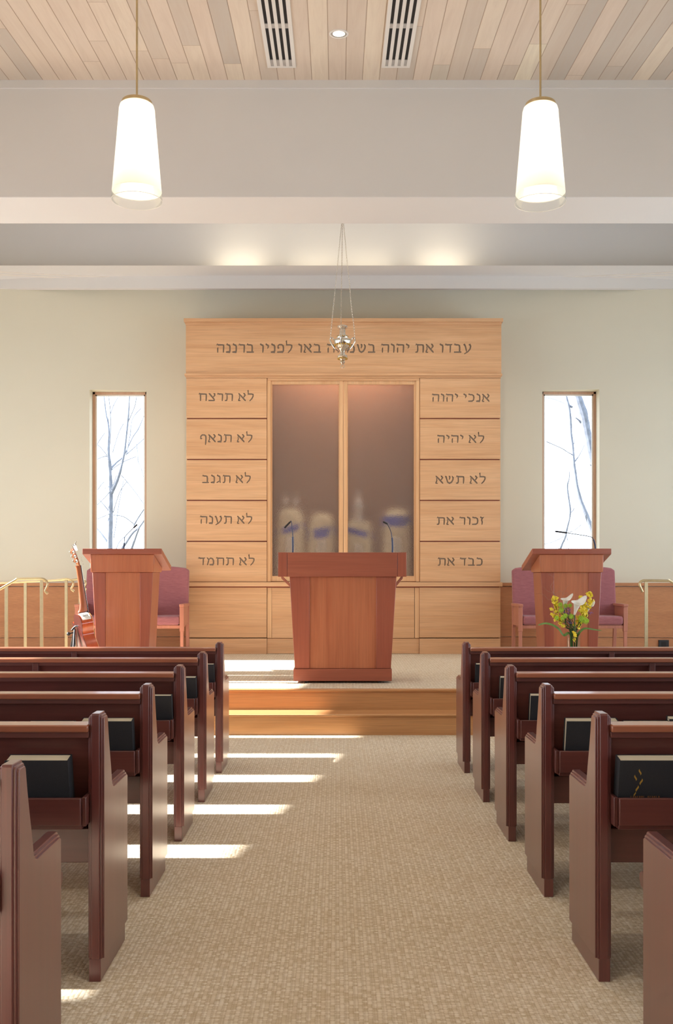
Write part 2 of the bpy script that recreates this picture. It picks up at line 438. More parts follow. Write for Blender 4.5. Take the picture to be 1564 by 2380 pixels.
for i, (a, b) in enumerate((WINL, WINR)):
    y0 = wall_y((a + b) / 2) + 0.13
    f = MB(); fw_ = 0.036
    for (x0, x1, z0, z1) in ((a, a + fw_, WSILL, WHEAD), (b - fw_, b, WSILL, WHEAD), (a, b, WHEAD - fw_, WHEAD), (a, b, WSILL, WSILL + fw_)):
        f.box(x0, x1, y0, y0 + 0.035, z0, z1)
    fr = struct(f, 'window_%d' % (i + 1), M['winframe'], bevel=0.004)
    f2 = MB(); q = 0.018
    for (x0, x1, z0, z1) in ((a + fw_, a + fw_ + q, WSILL + fw_, WHEAD - fw_), (b - fw_ - q, b - fw_, WSILL + fw_, WHEAD - fw_), (a + fw_, b - fw_, WHEAD - fw_ - q, WHEAD - fw_)):
        f2.box(x0, x1, y0 + 0.012, y0 + 0.035, z0, z1)
    f2.build('glazing_bead', M['white'], fr)
    MB().box(a + fw_, b - fw_, y0 + 0.045, y0 + 0.05, WSILL + fw_, WHEAD - fw_).build('pane', M['pane'], fr)
    l = portal(y0 + 0.14, a, b, WSILL, WHEAD, '-y')
# wainscot, cap and base along the curved wall (ark hides the middle)
for nm, d0, d1, z0, z1, m in (('trim_1', -0.03, 0.0, 0.56, 1.235, 'wainscot'), ('trim_2', -0.055, 0.0, 1.245, 1.287, 'wainscot'), ('baseboard_front', -0.018, 0.0, 0.0, 0.553, 'wainscot')):
    t = MB(); curved(t, XL, -1.9, z0, z1, d0, d1 + 0.01); curved(t, 2.0, XR, z0, z1, d0, d1 + 0.01)
    struct(t, nm, M[m], sharp=20)
# beam, recess, cove and soffit
bm_ = MB(); bm_.box(XL, XR, YBEAM0, YBEAM1, ZBEAM, 6.3)
struct(bm_, 'ceiling_beam', M['bulk'], bevel=0.006)
struct(MB().box(XL, XR, YBEAM0 - 0.012, YBEAM0 + 0.02, 6.03, 6.107), 'trim_3', M['bulk'])
struct(MB().box(XL, XR, YBEAM1, 13.6, 6.1, 6.25), 'ceiling_recess', M['bulk'])
struct(MB().box(XL, XR, 13.25, 13.32, 5.2, 6.15), 'wall_cove', M['bulk'])
def sof(x, t):
    ye = wall_y(x) + 0.03; a = math.pi / 2 * t
    return (x, 12.9 + (ye - 12.9) * (1 - math.cos(a)) if False else 12.9 + (ye - 12.9) * math.sin(a) ** 1.3, 5.26 + 0.137 * math.cos(a) ** 1.0)
sf = MB(); TT = [i / 10 for i in range(11)]
rings = []
for x in xgrid(XL + 0.3, XR - 0.3, 0.3):
    rings.append([sof(x, t) for t in TT] + [(x, wall_y(x) + 0.03, 5.34), (x, 12.96, 5.397)])
sf.loft(rings)
struct(sf, 'ceiling_soffit', M['bulk'], sharp=30)
# platform, front steps, side steps and ramp
pl = MB(); pl.box(-3.1, 3.4, 8.98, 11.25, 0, PLAT); pl.box(-3.25, XR, 11.25, 13.9, 0, PLAT)
struct(pl, 'floor_platform', M['carpet'])
rp = MB(); rp.prism([(-6.2, 0.0), (-3.25, 0.0), (-3.25, PLAT), (-6.2, 0.12)], 11.25, 13.6, 'y')
struct(rp, 'floor_ramp', M['carpet'])
st = MB(); st.box(-3.1, 3.4, 8.685, 8.98, 0, 0.165); st.box(-3.1, 3.4, 8.98 - 0.012, 8.98, 0.183, PLAT - 0.022)
struct(st, 'floor_steps', M['step'])
st = MB(); st.box(-3.1, 3.4, 8.66, 8.985, 0.165, 0.184)
struct(st, 'trim_4', M['step'], bevel=0.006)
st = MB(); st.box(-3.1, 3.4, 8.945, 9.01, PLAT - 0.022, PLAT + 0.002)
struct(st, 'trim_5', M['step'], bevel=0.006)
ss = MB(); ss.box(-3.42, -3.1, 9.3, 11.25, 0, 0.183); ss.box(3.4, 3.72, 9.3, 11.25, 0, 0.183)
struct(ss, 'floor_side_steps', M['carpet'])
# outdoors
struct(MB().box(-40, 40, 13.95, 60, -0.3, -0.2), 'ground', M['ground'])

# ================================================================== PEWS
ROWS = [2.50 + 0.904 * k if k == 0 else 3.42 + 0.9 * (k - 1) for k in range(6)]
RANK = ['sixth', 'fifth', 'fourth', 'third', 'second', 'first']
def end_outline(ins):
    """side view of a pew end (u forward, z up); ins pulls the outer edge in"""
    i = ins
    P = [(0 + i, 0.078), (0 + i, 0.917 - i), (0.005 + i, 0.922 - i), (0.076 - i, 0.922 - i), (0.083 - i, 0.914 - i)]
    for t in range(1, 7):
        a = t / 7; P.append((0.083 + 0.062 * a ** 1.25 - i, 0.912 - 0.215 * a - i * 0.5))
    P += [(0.150 - i * 0.9, 0.672 - i), (0.160 - i * 0.6, 0.658 - i), (0.176 - i * 0.3, 0.6525 - i), (0.40 - i, 0.6525 - i), (0.412 - i, 0.645 - i), (0.412 - i, 0.078)]
    return P
def make_pew(sg, xa):
    """sg=+1: the pew runs to +x from its aisle end at xa; local origin on the floor at the aisle face"""
    root = thing('pew', (xa, 0, 0), 'pew', 'pew', 'pews on the right of the aisle' if sg > 0 else 'pews on the left of the aisle')
    X = lambda a, b: (min(xa + sg * a, xa + sg * b), max(xa + sg * a, xa + sg * b))
    L = 3.6
    for x0 in (0.0, L):
        e = MB()
        e.prism(end_outline(0.014), *X(x0, x0 + 0.055), 'x'); e.prism(end_outline(0.007), *X(x0 + 0.006, x0 + 0.049), 'x'); e.prism(end_outline(0.0), *X(x0 + 0.0135, x0 + 0.0415), 'x')
        eo = e.build('end_panel', M['pew_end'], root, bevel=0.002)
        MB().prism([(0.004, 0), (0.398, 0), (0.398, 0.079), (0.004, 0.079)], *X(x0 + 0.010, x0 + 0.050), 'x').build('plinth', M['pew_end'], eo, bevel=0.002)
    x = X(0.05, L + 0.005)
    MB().box(*x, -0.012, 0.085, 0.859, 0.884).build('cap_rail', M['pew_cap_sheen'], root, bevel=0.005)
    br = MB(); br.prism([(0.028, 0.86), (0.052, 0.86), (0.118, 0.44), (0.094, 0.44)], *x, 'x')
    bo = br.build('backrest', M['pew'], root, bevel=0.002)
    m_ = MB(); m_.prism([(0.002, 0.838), (0.034, 0.845), (0.034, 0.86), (0.002, 0.86)], *x, 'x'); m_.build('moulding', M['pew'], bo, bevel=0.002)
    MB().box(*X(1.03, 1.065), -0.005, 0.06, 0.64, 0.855).build('batten', M['pew'], bo, bevel=0.002)
    rk = MB(); rk.box(*X(0.064, L), -0.058, -0.04, 0.552, 0.6435).box(*X(0.064, L), -0.045, 0.095, 0.535, 0.552)
    ro = rk.build('book_rack', M['pew'], root, bevel=0.002)
    MB().box(*X(0.05, 0.064), -0.04, 0.09, 0.545, 0.6435).build('rack_bracket', M['pew'], ro, bevel=0.002)
    MB().box(*x, 0.055, 0.075, 0.395, 0.515).build('lower_rail', M['pew'], root, bevel=0.003)
    se = MB(); se.prism([(0.085, 0.43), (0.085, 0.46), (0.50, 0.475), (0.575, 0.485), (0.598, 0.475), (0.602, 0.455), (0.585, 0.435), (0.50, 0.43)], *x, 'x')
    se.build('seat', M['pew'], root, bevel=0.003)
    return root
for sg, xa, side in ((1, 0.891, 'right'), (-1, -0.80, 'left')):
    proto = make_pew(sg, xa)
    for k in range(6):
        lab = 'dark cherry wooden pew with book rack, %s row from the front, %s of the aisle' % (RANK[k], side)
        if k == 5: proto.location = (xa, ROWS[k], 0); proto['label'] = lab
        else: dup(proto, (xa, ROWS[k], 0), lab)

# books in the racks: (row, centre pixel x at its depth, width in m, height, thickness, lean, extra y, label)
BGROUP = 'black prayer books in the pew racks'
def make_book(row, xc, wd, ht, th, label, lean=-12.0, emblem=False, flip=False, back=0.0):
    Y = ROWS[row] + 0.026 + back * 0.3; back = 0
    root = thing('prayer_book', (xc, Y - 0.03 + back, 0.553), label, 'book', BGROUP)
    m = Matrix.Translation(Vector((xc, Y - 0.03 + back, 0.553))) @ Matrix.Rotation(R(-lean), 4, 'X')
    c = MB(m); h = wd / 2
    c.box(-h, h, 0, 0.004, 0, ht); c.box(-h, h, th - 0.004, th, 0, ht)
    c.box(h - 0.004 if not flip else -h, h if not flip else -h + 0.004, 0.002, th - 0.002, 0, ht)
    co = c.build('cover', M['cover'], root, bevel=0.0012)
    p = MB(m); p.box(-h + 0.005, h - 0.005, 0.0042, th - 0.0042, 0.004, ht - 0.002)
    p.build('page_block', M['pages'], root)
    if emblem:
        e = MB(m)
        for (u, z, s, d) in emblem:
            L_, Rr = [], []
            for i in range(9):
                t = i / 8; a = math.sin(t * math.pi) * 0.004 * s
                cx = u + d * 0.0038 * s * math.sin((t - 0.5) * math.pi * 1.5); cz = z + (t - 0.5) * 0.028 * s
                L_.append((cx - a, cz)); Rr.append((cx + a, cz))
            e.prism(L_[1:] + Rr[::-1][1:], -0.0006, 0.001, 'y')
        e.build('flame_emblem', M['gold'], co)
        tm = MB(m)
        rr = random.Random(3); u = emblem[0][0] - 0.026; n = 0
        while u < emblem[0][0] + 0.072:
            if n not in (7,):
                tm.box(u, u + 0.0016, -0.0004, 0.001, 0.088, 0.0945); 
                if n % 3: tm.box(u + 0.0028, u + 0.0042, -0.0004, 0.001, 0.088, 0.094)
                if n % 2: tm.box(u, u + 0.0042, -0.0004, 0.001, 0.092, 0.0935)
            u += 0.0072; n += 1
        tm.build('title_lettering', M['goldtype'], co)
    return root
def bx(row, px): return (px - CX) * (ROWS[row] - 0.02) / FPX
FL = [(-0.047, 0.181, 0.8, -1), (-0.061, 0.160, 0.8, -1), (-0.041, 0.146, 0.85, 1), (-0.053, 0.121, 0.85, 1), (-0.060, 0.101, 0.6, 1)]
make_book(1, bx(1, 1515), 0.235, 0.222, 0.056, 'black book with gold flame emblem in the rack at the far right of the photo', emblem=FL, flip=True)
make_book(2, bx(2, 1374), 0.225, 0.222, 0.05, 'black book half hidden behind the pew end beside the book with the gold flames')
make_book(3, bx(3, 1281), 0.225, 0.222, 0.045, 'black book at the aisle end of the third rack behind the right front pew')
make_book(4, bx(4, 1204), 0.225, 0.222, 0.045, 'black book by the aisle end in the second right pew rack from the front')
make_book(5, bx(5, 1142), 0.225, 0.222, 0.04, 'narrow glimpse of black book in the rack of the front right pew')
make_book(2, bx(2, 1500), 0.20, 0.216, 0.03, 'book showing only its pale page edge above the right pew cap', back=0.012)
make_book(2, bx(2, 1604), 0.20, 0.232, 0.045, 'book top cut by the right photo edge, behind the nearest full right pew')
make_book(3, bx(3, 1585), 0.225, 0.222, 0.03, 'thin book top at the right photo edge two pews ahead of the gold flame book', back=0.012)
make_book(1, bx(1, 90), 0.215, 0.222, 0.058, 'large black book behind the nearest left pew end')
make_book(2, bx(2, 250), 0.222, 0.222, 0.05, 'dark blue black book seen on both sides of the second left pew end')
make_book(2, bx(2, 122), 0.20, 0.214, 0.035, 'pale book top in the middle of three above the left pew cap')
make_book(2, bx(2, -22), 0.22, 0.212, 0.035, 'book top cut by the left photo edge above the pew cap')
make_book(3, bx(3, 345), 0.25, 0.222, 0.03, 'grey lit book with pale page edge at the fourth left pew rack end')
make_book(3, bx(3, 157), 0.22, 0.205, 0.03, 'thin dark book top far from the aisle in the fourth left rack')
make_book(4, bx(4, 415), 0.22, 0.222, 0.04, 'grey lit book by the aisle in the second left pew rack from the front')
make_book(5, bx(5, 462), 0.22, 0.222, 0.03, 'dark sliver of book in the rack of the front left pew')

# ================================================================== ARK
YA = 12.93
def ax(px): return (px - CX) * YA / FPX
def az(py): return CAMZ + (HY - py) * YA / FPX
ark = thing('ark_cabinet', (ax(798), YA, PLAT), 'tall light wood ark with engraved Hebrew panels and glass doors on the platform', 'ark')
def abox(name, x0, x1, y0, y1, d0, d1, m='ark', bevel=0.002, parent=None):
    return MB().box(ax(x0), ax(x1), YA + d0, YA + d1, az(y1), az(y0)).build(name, M[m], parent or ark, bevel=bevel)

# --- Hebrew letters as broad-nib strokes (unit height); each stroke is a polyline with half widths
H = 0.08
GL = {
 'he': (0.80, [[(0.0, .80, .02), (.08, .96, .06), (.16, .87, .075), (.60, .87, .075), (.72, .84, .08), (.735, .70, .08), (.72, .35, .08), (.70, 0.02, .055)], [(.17, .60, .03), (.13, .45, .075), (.13, .02, .06)]]),
 'resh': (.64, [[(0.0, .80, .02), (.08, .96, .06), (.16, .87, .075), (.44, .87, .075), (.56, .84, .08), (.575, .70, .08), (.56, .35, .08), (.54, 0.02, .055)]]),
 'dalet': (.74, [[(0.0, .80, .02), (.08, .96, .06), (.16, .87, .075), (.60, .87, .075), (.72, .93, .045)], [(.54, .90, .08), (.53, .5, .08), (.51, .02, .055)]]),
 'vav': (.40, [[(0.0, .90, .02), (.06, .95, .06), (.18, .86, .085), (.30, .82, .085), (.335, .70, .08), (.32, .35, .08), (.30, .02, .055)]]),
 'yod': (.38, [[(0.0, .90, .02), (.06, .95, .06), (.18, .86, .085), (.29, .80, .085), (.30, .66, .07), (.20, .44, .02)]]),
 'zayin': (.44, [[(0.0, .88, .02), (.06, .96, .06), (.16, .86, .08), (.30, .86, .07), (.42, .97, .03)], [(.26, .84, .06), (.17, .62, .075), (.24, .35, .08), (.20, .02, .05)]]),
 'chet': (.88, [[(0.0, .80, .02), (.08, .96, .06), (.16, .87, .075), (.68, .87, .075), (.79, .84, .08), (.81, .70, .08), (.80, .35, .08), (.78, 0.02, .055)], [(.18, .86, .075), (.19, .4, .08), (.18, .02, .06)]]),
 'tav': (.90, [[(0.04, .80, .02), (.12, .96, .06), (.20, .87, .075), (.68, .87, .075), (.80, .84, .08), (.83, .70, .08), (.82, .35, .08), (.80, 0.02, .055)], [(.24, .84, .06), (.27, .55, .075), (.26, .25, .075), (.20, .09, .075), (.02, .06, .05)]]),
 'nun': (.48, [[(0.04, .88, .02), (.10, .96, .06), (.20, .87, .08), (.33, .83, .085), (.40, .70, .08), (.40, .25, .08), (.36, .09, .08), (.0, .075, .065)]]),
 'kaf': (.70, [[(0.02, .82, .02), (.09, .96, .06), (.18, .87, .075), (.42, .87, .075), (.57, .76, .08), (.615, .50, .085), (.57, .22, .08), (.42, .09, .08), (.0, .075, .065)]]),
 'bet': (.78, [[(0.02, .82, .02), (.09, .96, .06), (.18, .87, .075), (.42, .87, .075), (.54, .80, .08), (.575, .60, .085), (.56, .10, .08)], [(.76, .10, .02), (.68, .075, .075), (.0, .075, .07)]]),
 'gimel': (.50, [[(0.04, .88, .02), (.10, .96, .06), (.20, .87, .08), (.33, .83, .085), (.38, .68, .075), (.37, .4, .075), (.42, .03, .07)], [(.36, .30, .04), (.20, .16, .07), (.0, .05, .045)]]),
 'lamed': (.68, [[(0.10, 1.36, .03), (.05, 1.27, .07), (.08, 1.05, .06), (.07, .90, .05)], [(.02, .87, .075), (.46, .87, .075), (.58, .82, .08), (.60, .62, .075), (.48, .32, .075), (.22, .0, .05)]]),
 'mem': (.86, [[(0.02, .98, .03), (.12, .84, .075), (.24, .70, .06), (.16, .35, .075), (.07, .02, .06)], [(.23, .72, .04), (.44, .89, .08), (.64, .80, .085), (.74, .58, .085), (.74, .25, .085), (.68, .09, .08), (.32, .075, .07)]]),
 'ayin': (.84, [[(0.0, .92, .03), (.10, .92, .08), (.21, .72, .08), (.29, .35, .075), (.33, .12, .05)], [(.54, .92, .03), (.64, .92, .085), (.74, .72, .08), (.68, .42, .075), (.46, .12, .07), (.10, -.13, .05)]]),
 'pe': (.72, [[(.02, .56, .02), (.12, .50, .075), (.24, .56, .03)], [(.10, .52, .06), (.10, .78, .06), (.22, .89, .075), (.46, .89, .08), (.60, .78, .085), (.64, .55, .085), (.63, .20, .08), (.56, .09, .08), (.0, .075, .065)]]),
 'pef': (.74, [[(.02, .48, .03), (.14, .42, .075), (.26, .50, .03)], [(.10, .46, .07), (.10, .72, .07), (.26, .90, .085), (.50, .89, .085), (.63, .78, .085), (.66, .50, .085), (.63, -.05, .085), (.60, -.32, .05)]]),
 'tsadi': (.78, [[(0.02, .95, .04), (.12, .90, .085), (.40, .52, .085), (.66, .16, .075)], [(.54, .96, .03), (.66, .90, .085), (.68, .72, .075), (.52, .48, .04)], [(.70, .10, .03), (.60, .075, .07), (.0, .075, .07)]]),
 'shin': (.96, [[(0.0, .95, .03), (.10, .88, .08), (.18, .55, .075), (.28, .18, .08), (.46, .065, .085), (.66, .18, .085), (.82, .50, .08), (.84, .76, .08), (.72, .96, .04)], [(.38, .96, .03), (.48, .90, .08), (.50, .72, .075), (.42, .48, .035)]]),
 'alef': (.84, [[(0.02, .97, .03), (.10, .88, .085), (.42, .50, .09), (.72, .12, .085), (.80, .02, .04)], [(.54, .97, .03), (.64, .92, .08), (.74, .74, .08), (.62, .52, .07), (.52, .42, .03)], [(.17, .80, .04), (.12, .62, .05), (.15, .40, .06), (.06, .16, .07), (.04, .02, .06)], [(.04, .07, .065), (.20, .05, .05), (.25, .10, .02)]]),
}
CH = {'ע': 'ayin', 'ב': 'bet', 'ד': 'dalet', 'ו': 'vav', 'א': 'alef', 'ת': 'tav', 'י': 'yod', 'ה': 'he', 'ש': 'shin', 'מ': 'mem', 'ח': 'chet', 'ל': 'lamed',
      'פ': 'pe', 'נ': 'nun', 'ר': 'resh', 'צ': 'tsadi', 'ג': 'gimel', 'ף': 'pef', 'כ': 'kaf', 'ז': 'zayin'}
def stroke_poly(st):
    n = len(st); Lh, Rh = [], []
    for i in range(n):
        a = Vector(st[max(i - 1, 0)][:2]); b = Vector(st[min(i + 1, n - 1)][:2]); d = (b - a).normalized()
        nr = Vector((-d.y, d.x)); p = Vector(st[i][:2]); k = st[i][2]
        if 0 < i < n - 1:
            d1 = (Vector(st[i][:2]) - a).normalized(); cs = max(0.55, nr.dot(Vector((-d1.y, d1.x)))); k = k / cs
        Lh.append(p + nr * k); Rh.append(p - nr * k)
    return Lh, Rh
def text_strokes(txt, x0, x1, zb, h):
    """lay the words out from right to left between x0 and x1 on baseline zb"""
    GAP, SP = 0.16, 0.40
    tot = 0; items = []
    for ch in txt[::-1]:
        if ch == ' ': tot += SP; continue
        wd, st = GL[CH[ch]]; items.append((tot, st, wd)); tot += wd + GAP
    tot -= GAP
    sx = (x1 - x0) / tot; out = []
    global LAST_X
    LAST_X = [(x0 + (off + w__ / 2) * sx) for off, _, w__ in items]
    for off, sts, _ in items:
        for s_ in sts:
            pl_ = [((x0 + (off + p[0]) * sx), zb + p[1] * h, p[2] * (sx + h) / 2) for p in s_]
            out.append(stroke_poly(pl_))
    return out
def engraved(name, x0, x1, y0, y1, txt, tx0, tx1, ty, h, depth=0.03, cut=0.008):
    pa = MB().box(ax(x0), ax(x1), YA, YA + depth, az(y1), az(y0)).build(name, M['ark'], ark)
    lt = MB()
    for Lh, Rh in text_strokes(txt, ax(tx0), ax(tx1), az(ty), h):
        rings = [[(l.x, YA - 0.01, l.y), (r.x, YA - 0.01, r.y), (r.x, YA + cut, r.y), (l.x, YA + cut, l.y)] for l, r in zip(Lh, Rh)]
        lt.loft(rings)
    cu = lt.build('cutter', M['engraved'], pa)
    md = pa.modifiers.new('carve', 'BOOLEAN'); md.operation = 'DIFFERENCE'; md.object = cu; md.solver = 'EXACT'; md.use_self = True; md.material_mode = 'TRANSFER'
    dg = bpy.context.evaluated_depsgraph_get(); dg.update()
    me = bpy.data.meshes.new_from_object(pa.evaluated_get(dg))
    pa.modifiers.clear(); bpy.data.objects.remove(cu)
    mi = [i for i, m_ in enumerate(me.materials) if m_ and m_.name == 'engraved_paint']
    idx = mi[0] if mi else -1
    def part_mesh(nm, test, mat):
        b = bmesh.new(); b.from_mesh(me)
        bmesh.ops.delete(b, geom=[f for f in b.faces if not test(f)], context='FACES')
        nme = bpy.data.meshes.new(nm); b.to_mesh(nme); b.free()
        nme.materials.clear(); nme.materials.append(mat)
        for p in nme.polygons: p.material_index = 0; p.use_smooth = False
        return nme
    pa.data = part_mesh(name, lambda f: f.material_index != idx, M['ark'])
    xs = [x_ - ORI[pa.name].x for x_ in LAST_X]
    for k in range(len(xs)):
        nme = part_mesh('letter', lambda f: f.material_index == idx and min(range(len(xs)), key=lambda q: abs(f.calc_center_median().x - xs[q])) == k, M['engraved'])
        if not len(nme.polygons): continue
        lo = bpy.data.objects.new('letter', nme); COL.objects.link(lo); lo.parent = pa; ORI[lo.name] = ORI[pa.name]
    return pa
# carcass, cornices and frieze
abox('carcass_side', 433, 436, 760, 1519, 0.03, 0.60); abox('carcass_side', 1160, 1163, 760, 1519, 0.03, 0.60)
abox('carcass_top', 433, 1163, 752, 762, 0.03, 0.60)
abox('back_panel', 436, 1160, 760, 1519, 0.56, 0.60, 'arkback')
tc = abox('cornice', 428, 1168.5, 741, 749, -0.035, 0.60); 
abox('cornice_moulding', 431, 1165.5, 749, 755, -0.016, 0.05, parent=tc)
engraved('frieze', 432, 1165, 755, 870, 'עבדו את יהוה בשמחה באו לפניו ברננה', 503, 1096, 820, 0.118)
lc_ = abox('cornice', 429.5, 1166.5, 869, 874, -0.03, 0.05); abox('cornice_moulding', 432, 1164, 874, 878.5, -0.012, 0.05, parent=lc_)
HP = 0.106
LEFTT = [('לא תרצח', 462, 590, 932.4), ('לא תנאף', 464.5, 587, 1028), ('לא תגנב', 470, 583, 1122.8), ('לא תענה', 465, 586.5, 1217.5), ('לא תחמד', 461, 592, 1314)]
RIGHTT = [('אנכי יהוה', 1003.7, 1138, 934), ('לא יהיה', 1016, 1125.5, 1029.7), ('לא תשא', 1012, 1129, 1124.4), ('זכור את', 1014.6, 1125, 1220), ('כבד את', 1017, 1122, 1315)]
for i in range(5):
    y0 = 879 + 95.2 * i; y1 = y0 + 92.2
    t = LEFTT[i]; engraved('commandment_panel', 433, 620, y0, y1, t[0], t[1], t[2], t[3], HP)
    t = RIGHTT[i]; engraved('commandment_panel', 976, 1163, y0, y1, t[0], t[1], t[2], t[3], HP)
abox('backing', 434, 621, 876, 1352, 0.03, 0.05, 'cherry_x'); abox('backing', 975, 1162, 876, 1352, 0.03, 0.05, 'cherry_x')
# door opening and doors
abox('door_jamb', 620.8, 629, 878, 1352, 0.012, 0.10, 'ark_v'); abox('door_jamb', 967, 975.2, 878, 1352, 0.012, 0.10, 'ark_v')
abox('door_header', 622, 975, 878, 884, 0.004, 0.10)
for (x0, x1, g0, g1) in ((629, 797.4, 631.5, 788), (798.4, 967, 807.5, 963)):
    d = MB()
    d.box(ax(x0), ax(g0), YA + 0.025, YA + 0.06, az(1351), az(884)); d.box(ax(g1), ax(x1), YA + 0.025, YA + 0.06, az(1351), az(884))
    d.box(ax(g0), ax(g1), YA + 0.025, YA + 0.06, az(892), az(884)); d.box(ax(g0), ax(g1), YA + 0.025, YA + 0.06, az(1351), az(1340))
    do = d.build('door', M['ark_v'], ark, bevel=0.002)
    bd = MB()
    for (a, b, c, e) in ((g0, g1, 892, 893.2), (g0, g1, 1338.8, 1340), (g0, g0 + 1, 892, 1340), (g1 - 1, g1, 892, 1340)):
        bd.box(ax(a), ax(b), YA + 0.02, YA + 0.034, az(e), az(c))
    bd.build('glazing_bead', M['ark'], do)
    MB().box(ax(g0 - 1), ax(g1 + 1), YA + 0.036, YA + 0.042, az(1341), az(891)).build('glass_panel', M['pebble'], do)
abox('shelf', 436, 1160, 1348, 1353, 0.07, 0.56)
# base section
lg = abox('ledge', 429.5, 1167, 1353, 1363, -0.03, 0.10)
abox('ledge_gap', 436, 1160, 1363, 1365.5, 0.012, 0.10, 'cherry_x', 0, lg)
abox('lower_panel', 432, 620, 1365.5, 1482, 0.0, 0.05); abox('lower_panel', 975, 1163, 1365.5, 1482, 0.0, 0.05)
abox('lower_door', 631.5, 797.4, 1366, 1483, 0.014, 0.05); abox('lower_door', 798.4, 963, 1366, 1483, 0.014, 0.05)
abox('lower_stile', 621, 631, 1366, 1483, 0.012, 0.05, 'ark_v'); abox('lower_stile', 964, 974.5, 1366, 1483, 0.012, 0.05, 'ark_v')
abox('base_board', 432, 620, 1484, 1520, 0.0, 0.05); abox('base_board', 975, 1163, 1484, 1520, 0.0, 0.05); abox('base_board', 620.5, 974.5, 1484, 1519.5, 0.025, 0.06)
# unseen fill light added inside the ark to brighten the scrolls
il = bpy.data.lights.new('ark_fill_light', 'AREA'); il.shape = 'RECTANGLE'; il.size = 1.6; il.size_y = 0.25; il.energy = 27; il.color = (1, 0.9, 0.78)
ilo = bpy.data.objects.new('ark_fill_light', il); COL.objects.link(ilo); ilo.location = (ax(798), YA + 0.22, az(775))

# scrolls inside the ark
def torah(x, w_, top, sash, label, tilt=0.0, silver='finials', Y=13.2):
    zb = az(1348) + 0.002
    root = thing('torah_scroll', (x, Y, zb), label, 'scroll', 'dressed scrolls behind the glass doors')
    m = Matrix.Translation(Vector((x, Y, zb))) @ Matrix.Rotation(R(tilt), 4, 'Y')
    h = top - zb; mt = MB(m); rings = []
    for z, k in ((0, 1.0), (0.3 * h, 1.02), (0.75 * h, 0.98), (0.88 * h, 0.93), (0.96 * h, 0.75), (h, 0.4)):
        rings.append([(w_ / 2 * k * math.copysign(abs(math.cos(a)) ** 0.7, math.cos(a)), 0.09 * k * math.copysign(abs(math.sin(a)) ** 0.7, math.sin(a)), z) for a in [2 * math.pi * i / 28 for i in range(28)]])
    mt.loft(rings); mo = mt.build('mantle', M['mantle'], root)
    z0, z1, sl_ = sash; sb = MB(m); rings = []
    for kz in (0, 1):
        rings.append([((w_ / 2 + .008) * math.cos(a), 0.098 * math.sin(a), z0 + (z1 - z0) * kz + sl_ * math.cos(a)) for a in [2 * math.pi * i / 28 for i in range(28)]])
    sb.loft(rings); sb.build('sash', M['blue'], root)
    sh = MB(m); sh.box(-0.06, 0.06, -0.108, -0.098, h * 0.35, h * 0.6); 
    sh.build('breastplate', M['silver'], root, bevel=0.01)
    fn = MB(m)
    if silver == 'finials':
        for s_ in (-0.07, 0.07): fn.lathe([(0.012, -0.04), (0.012, 0.05), (0.03, 0.07), (0.035, 0.12), (0.015, 0.15), (0.028, 0.18), (0.01, 0.22), (0.004, 0.25)], (s_, 0, h), 14)
    elif silver == 'crown':
        fn.lathe([(0.07, -0.02), (0.085, 0.06), (0.06, 0.09), (0.09, 0.14), (0.085, 0.19), (0.04, 0.22), (0.045, 0.28), (0.025, 0.31), (0.03, 0.36), (0.008, 0.42)], (0, 0, h), 20)
    if silver: fn.build(silver, M['silver'], root)
torah(-0.61, 0.36, 2.27, (0.62, 0.71, 0.045), 'cream scroll with blue sash and tall finials at the far left in the ark', 0, 'finials')
torah(-0.22, 0.34, 2.20, (0.55, 0.68, 0.03), 'cream scroll with wide blue patch left of the middle door stile', 2, None)
torah(0.29, 0.36, 2.12, (0.58, 0.66, -0.05), 'cream scroll with tall silver crown right of the middle door stile', 0, 'crown')
torah(0.80, 0.36, 2.26, (0.70, 0.84, 0.0), 'cream scroll with broad blue top at the far right in the ark', 0, None)

# ================================================================== HANGING SANCTUARY LAMP
YN = 10.45; u_ = YN / FPX
nc = pt(796, 800, YN)
def nz(py): return CAMZ + (HY - py) * u_
ner = thing('sanctuary_lamp', (nc.x, YN, nz(852)), 'ornate silver hanging lamp on three chains in front of the ark', 'lamp')
prof = [(.5, 849), (3, 846), (6, 843), (4.5, 838), (9, 834), (12, 830), (11.5, 827), (6.5, 824), (5, 819), (8, 816), (14, 812), (12, 809), (17, 803), (20.5, 795), (20, 790), (13, 788), (12.5, 786.5), (13.5, 784), (12.5, 780.5), (8, 779), (6.5, 775), (7, 770), (6.5, 766), (9.5, 764), (12, 761), (11.5, 758), (8, 756.5), (3, 756)]
MB().lathe([(r * u_, nz(y)) for r, y in prof], (nc.x, YN, 0), 36).build('lamp_body', M['silver'], ner)
be = MB()
for k in range(16):
    a = 2 * math.pi * k / 16
    be.ball((nc.x + 17.5 * u_ * math.cos(a), YN + 17.5 * u_ * math.sin(a), nz(802)), 2.6 * u_, 8, 6)
    be.ball((nc.x + 12.6 * u_ * math.cos(a), YN + 12.6 * u_ * math.sin(a), nz(783)), 1.8 * u_, 8, 6)
    be.ball((nc.x + 10.5 * u_ * math.cos(a), YN + 10.5 * u_ * math.sin(a), nz(834)), 1.8 * u_, 8, 6)
be.build('chased_ornament', M['gilt'], ner)
MB().torus((nc.x, YN, nz(851)), 4 * u_, 0.7 * u_, Matrix.Rotation(R(90), 3, 'X')).build('bottom_ring', M['silver'], ner)
TOPH = pt(796, 506, YN)
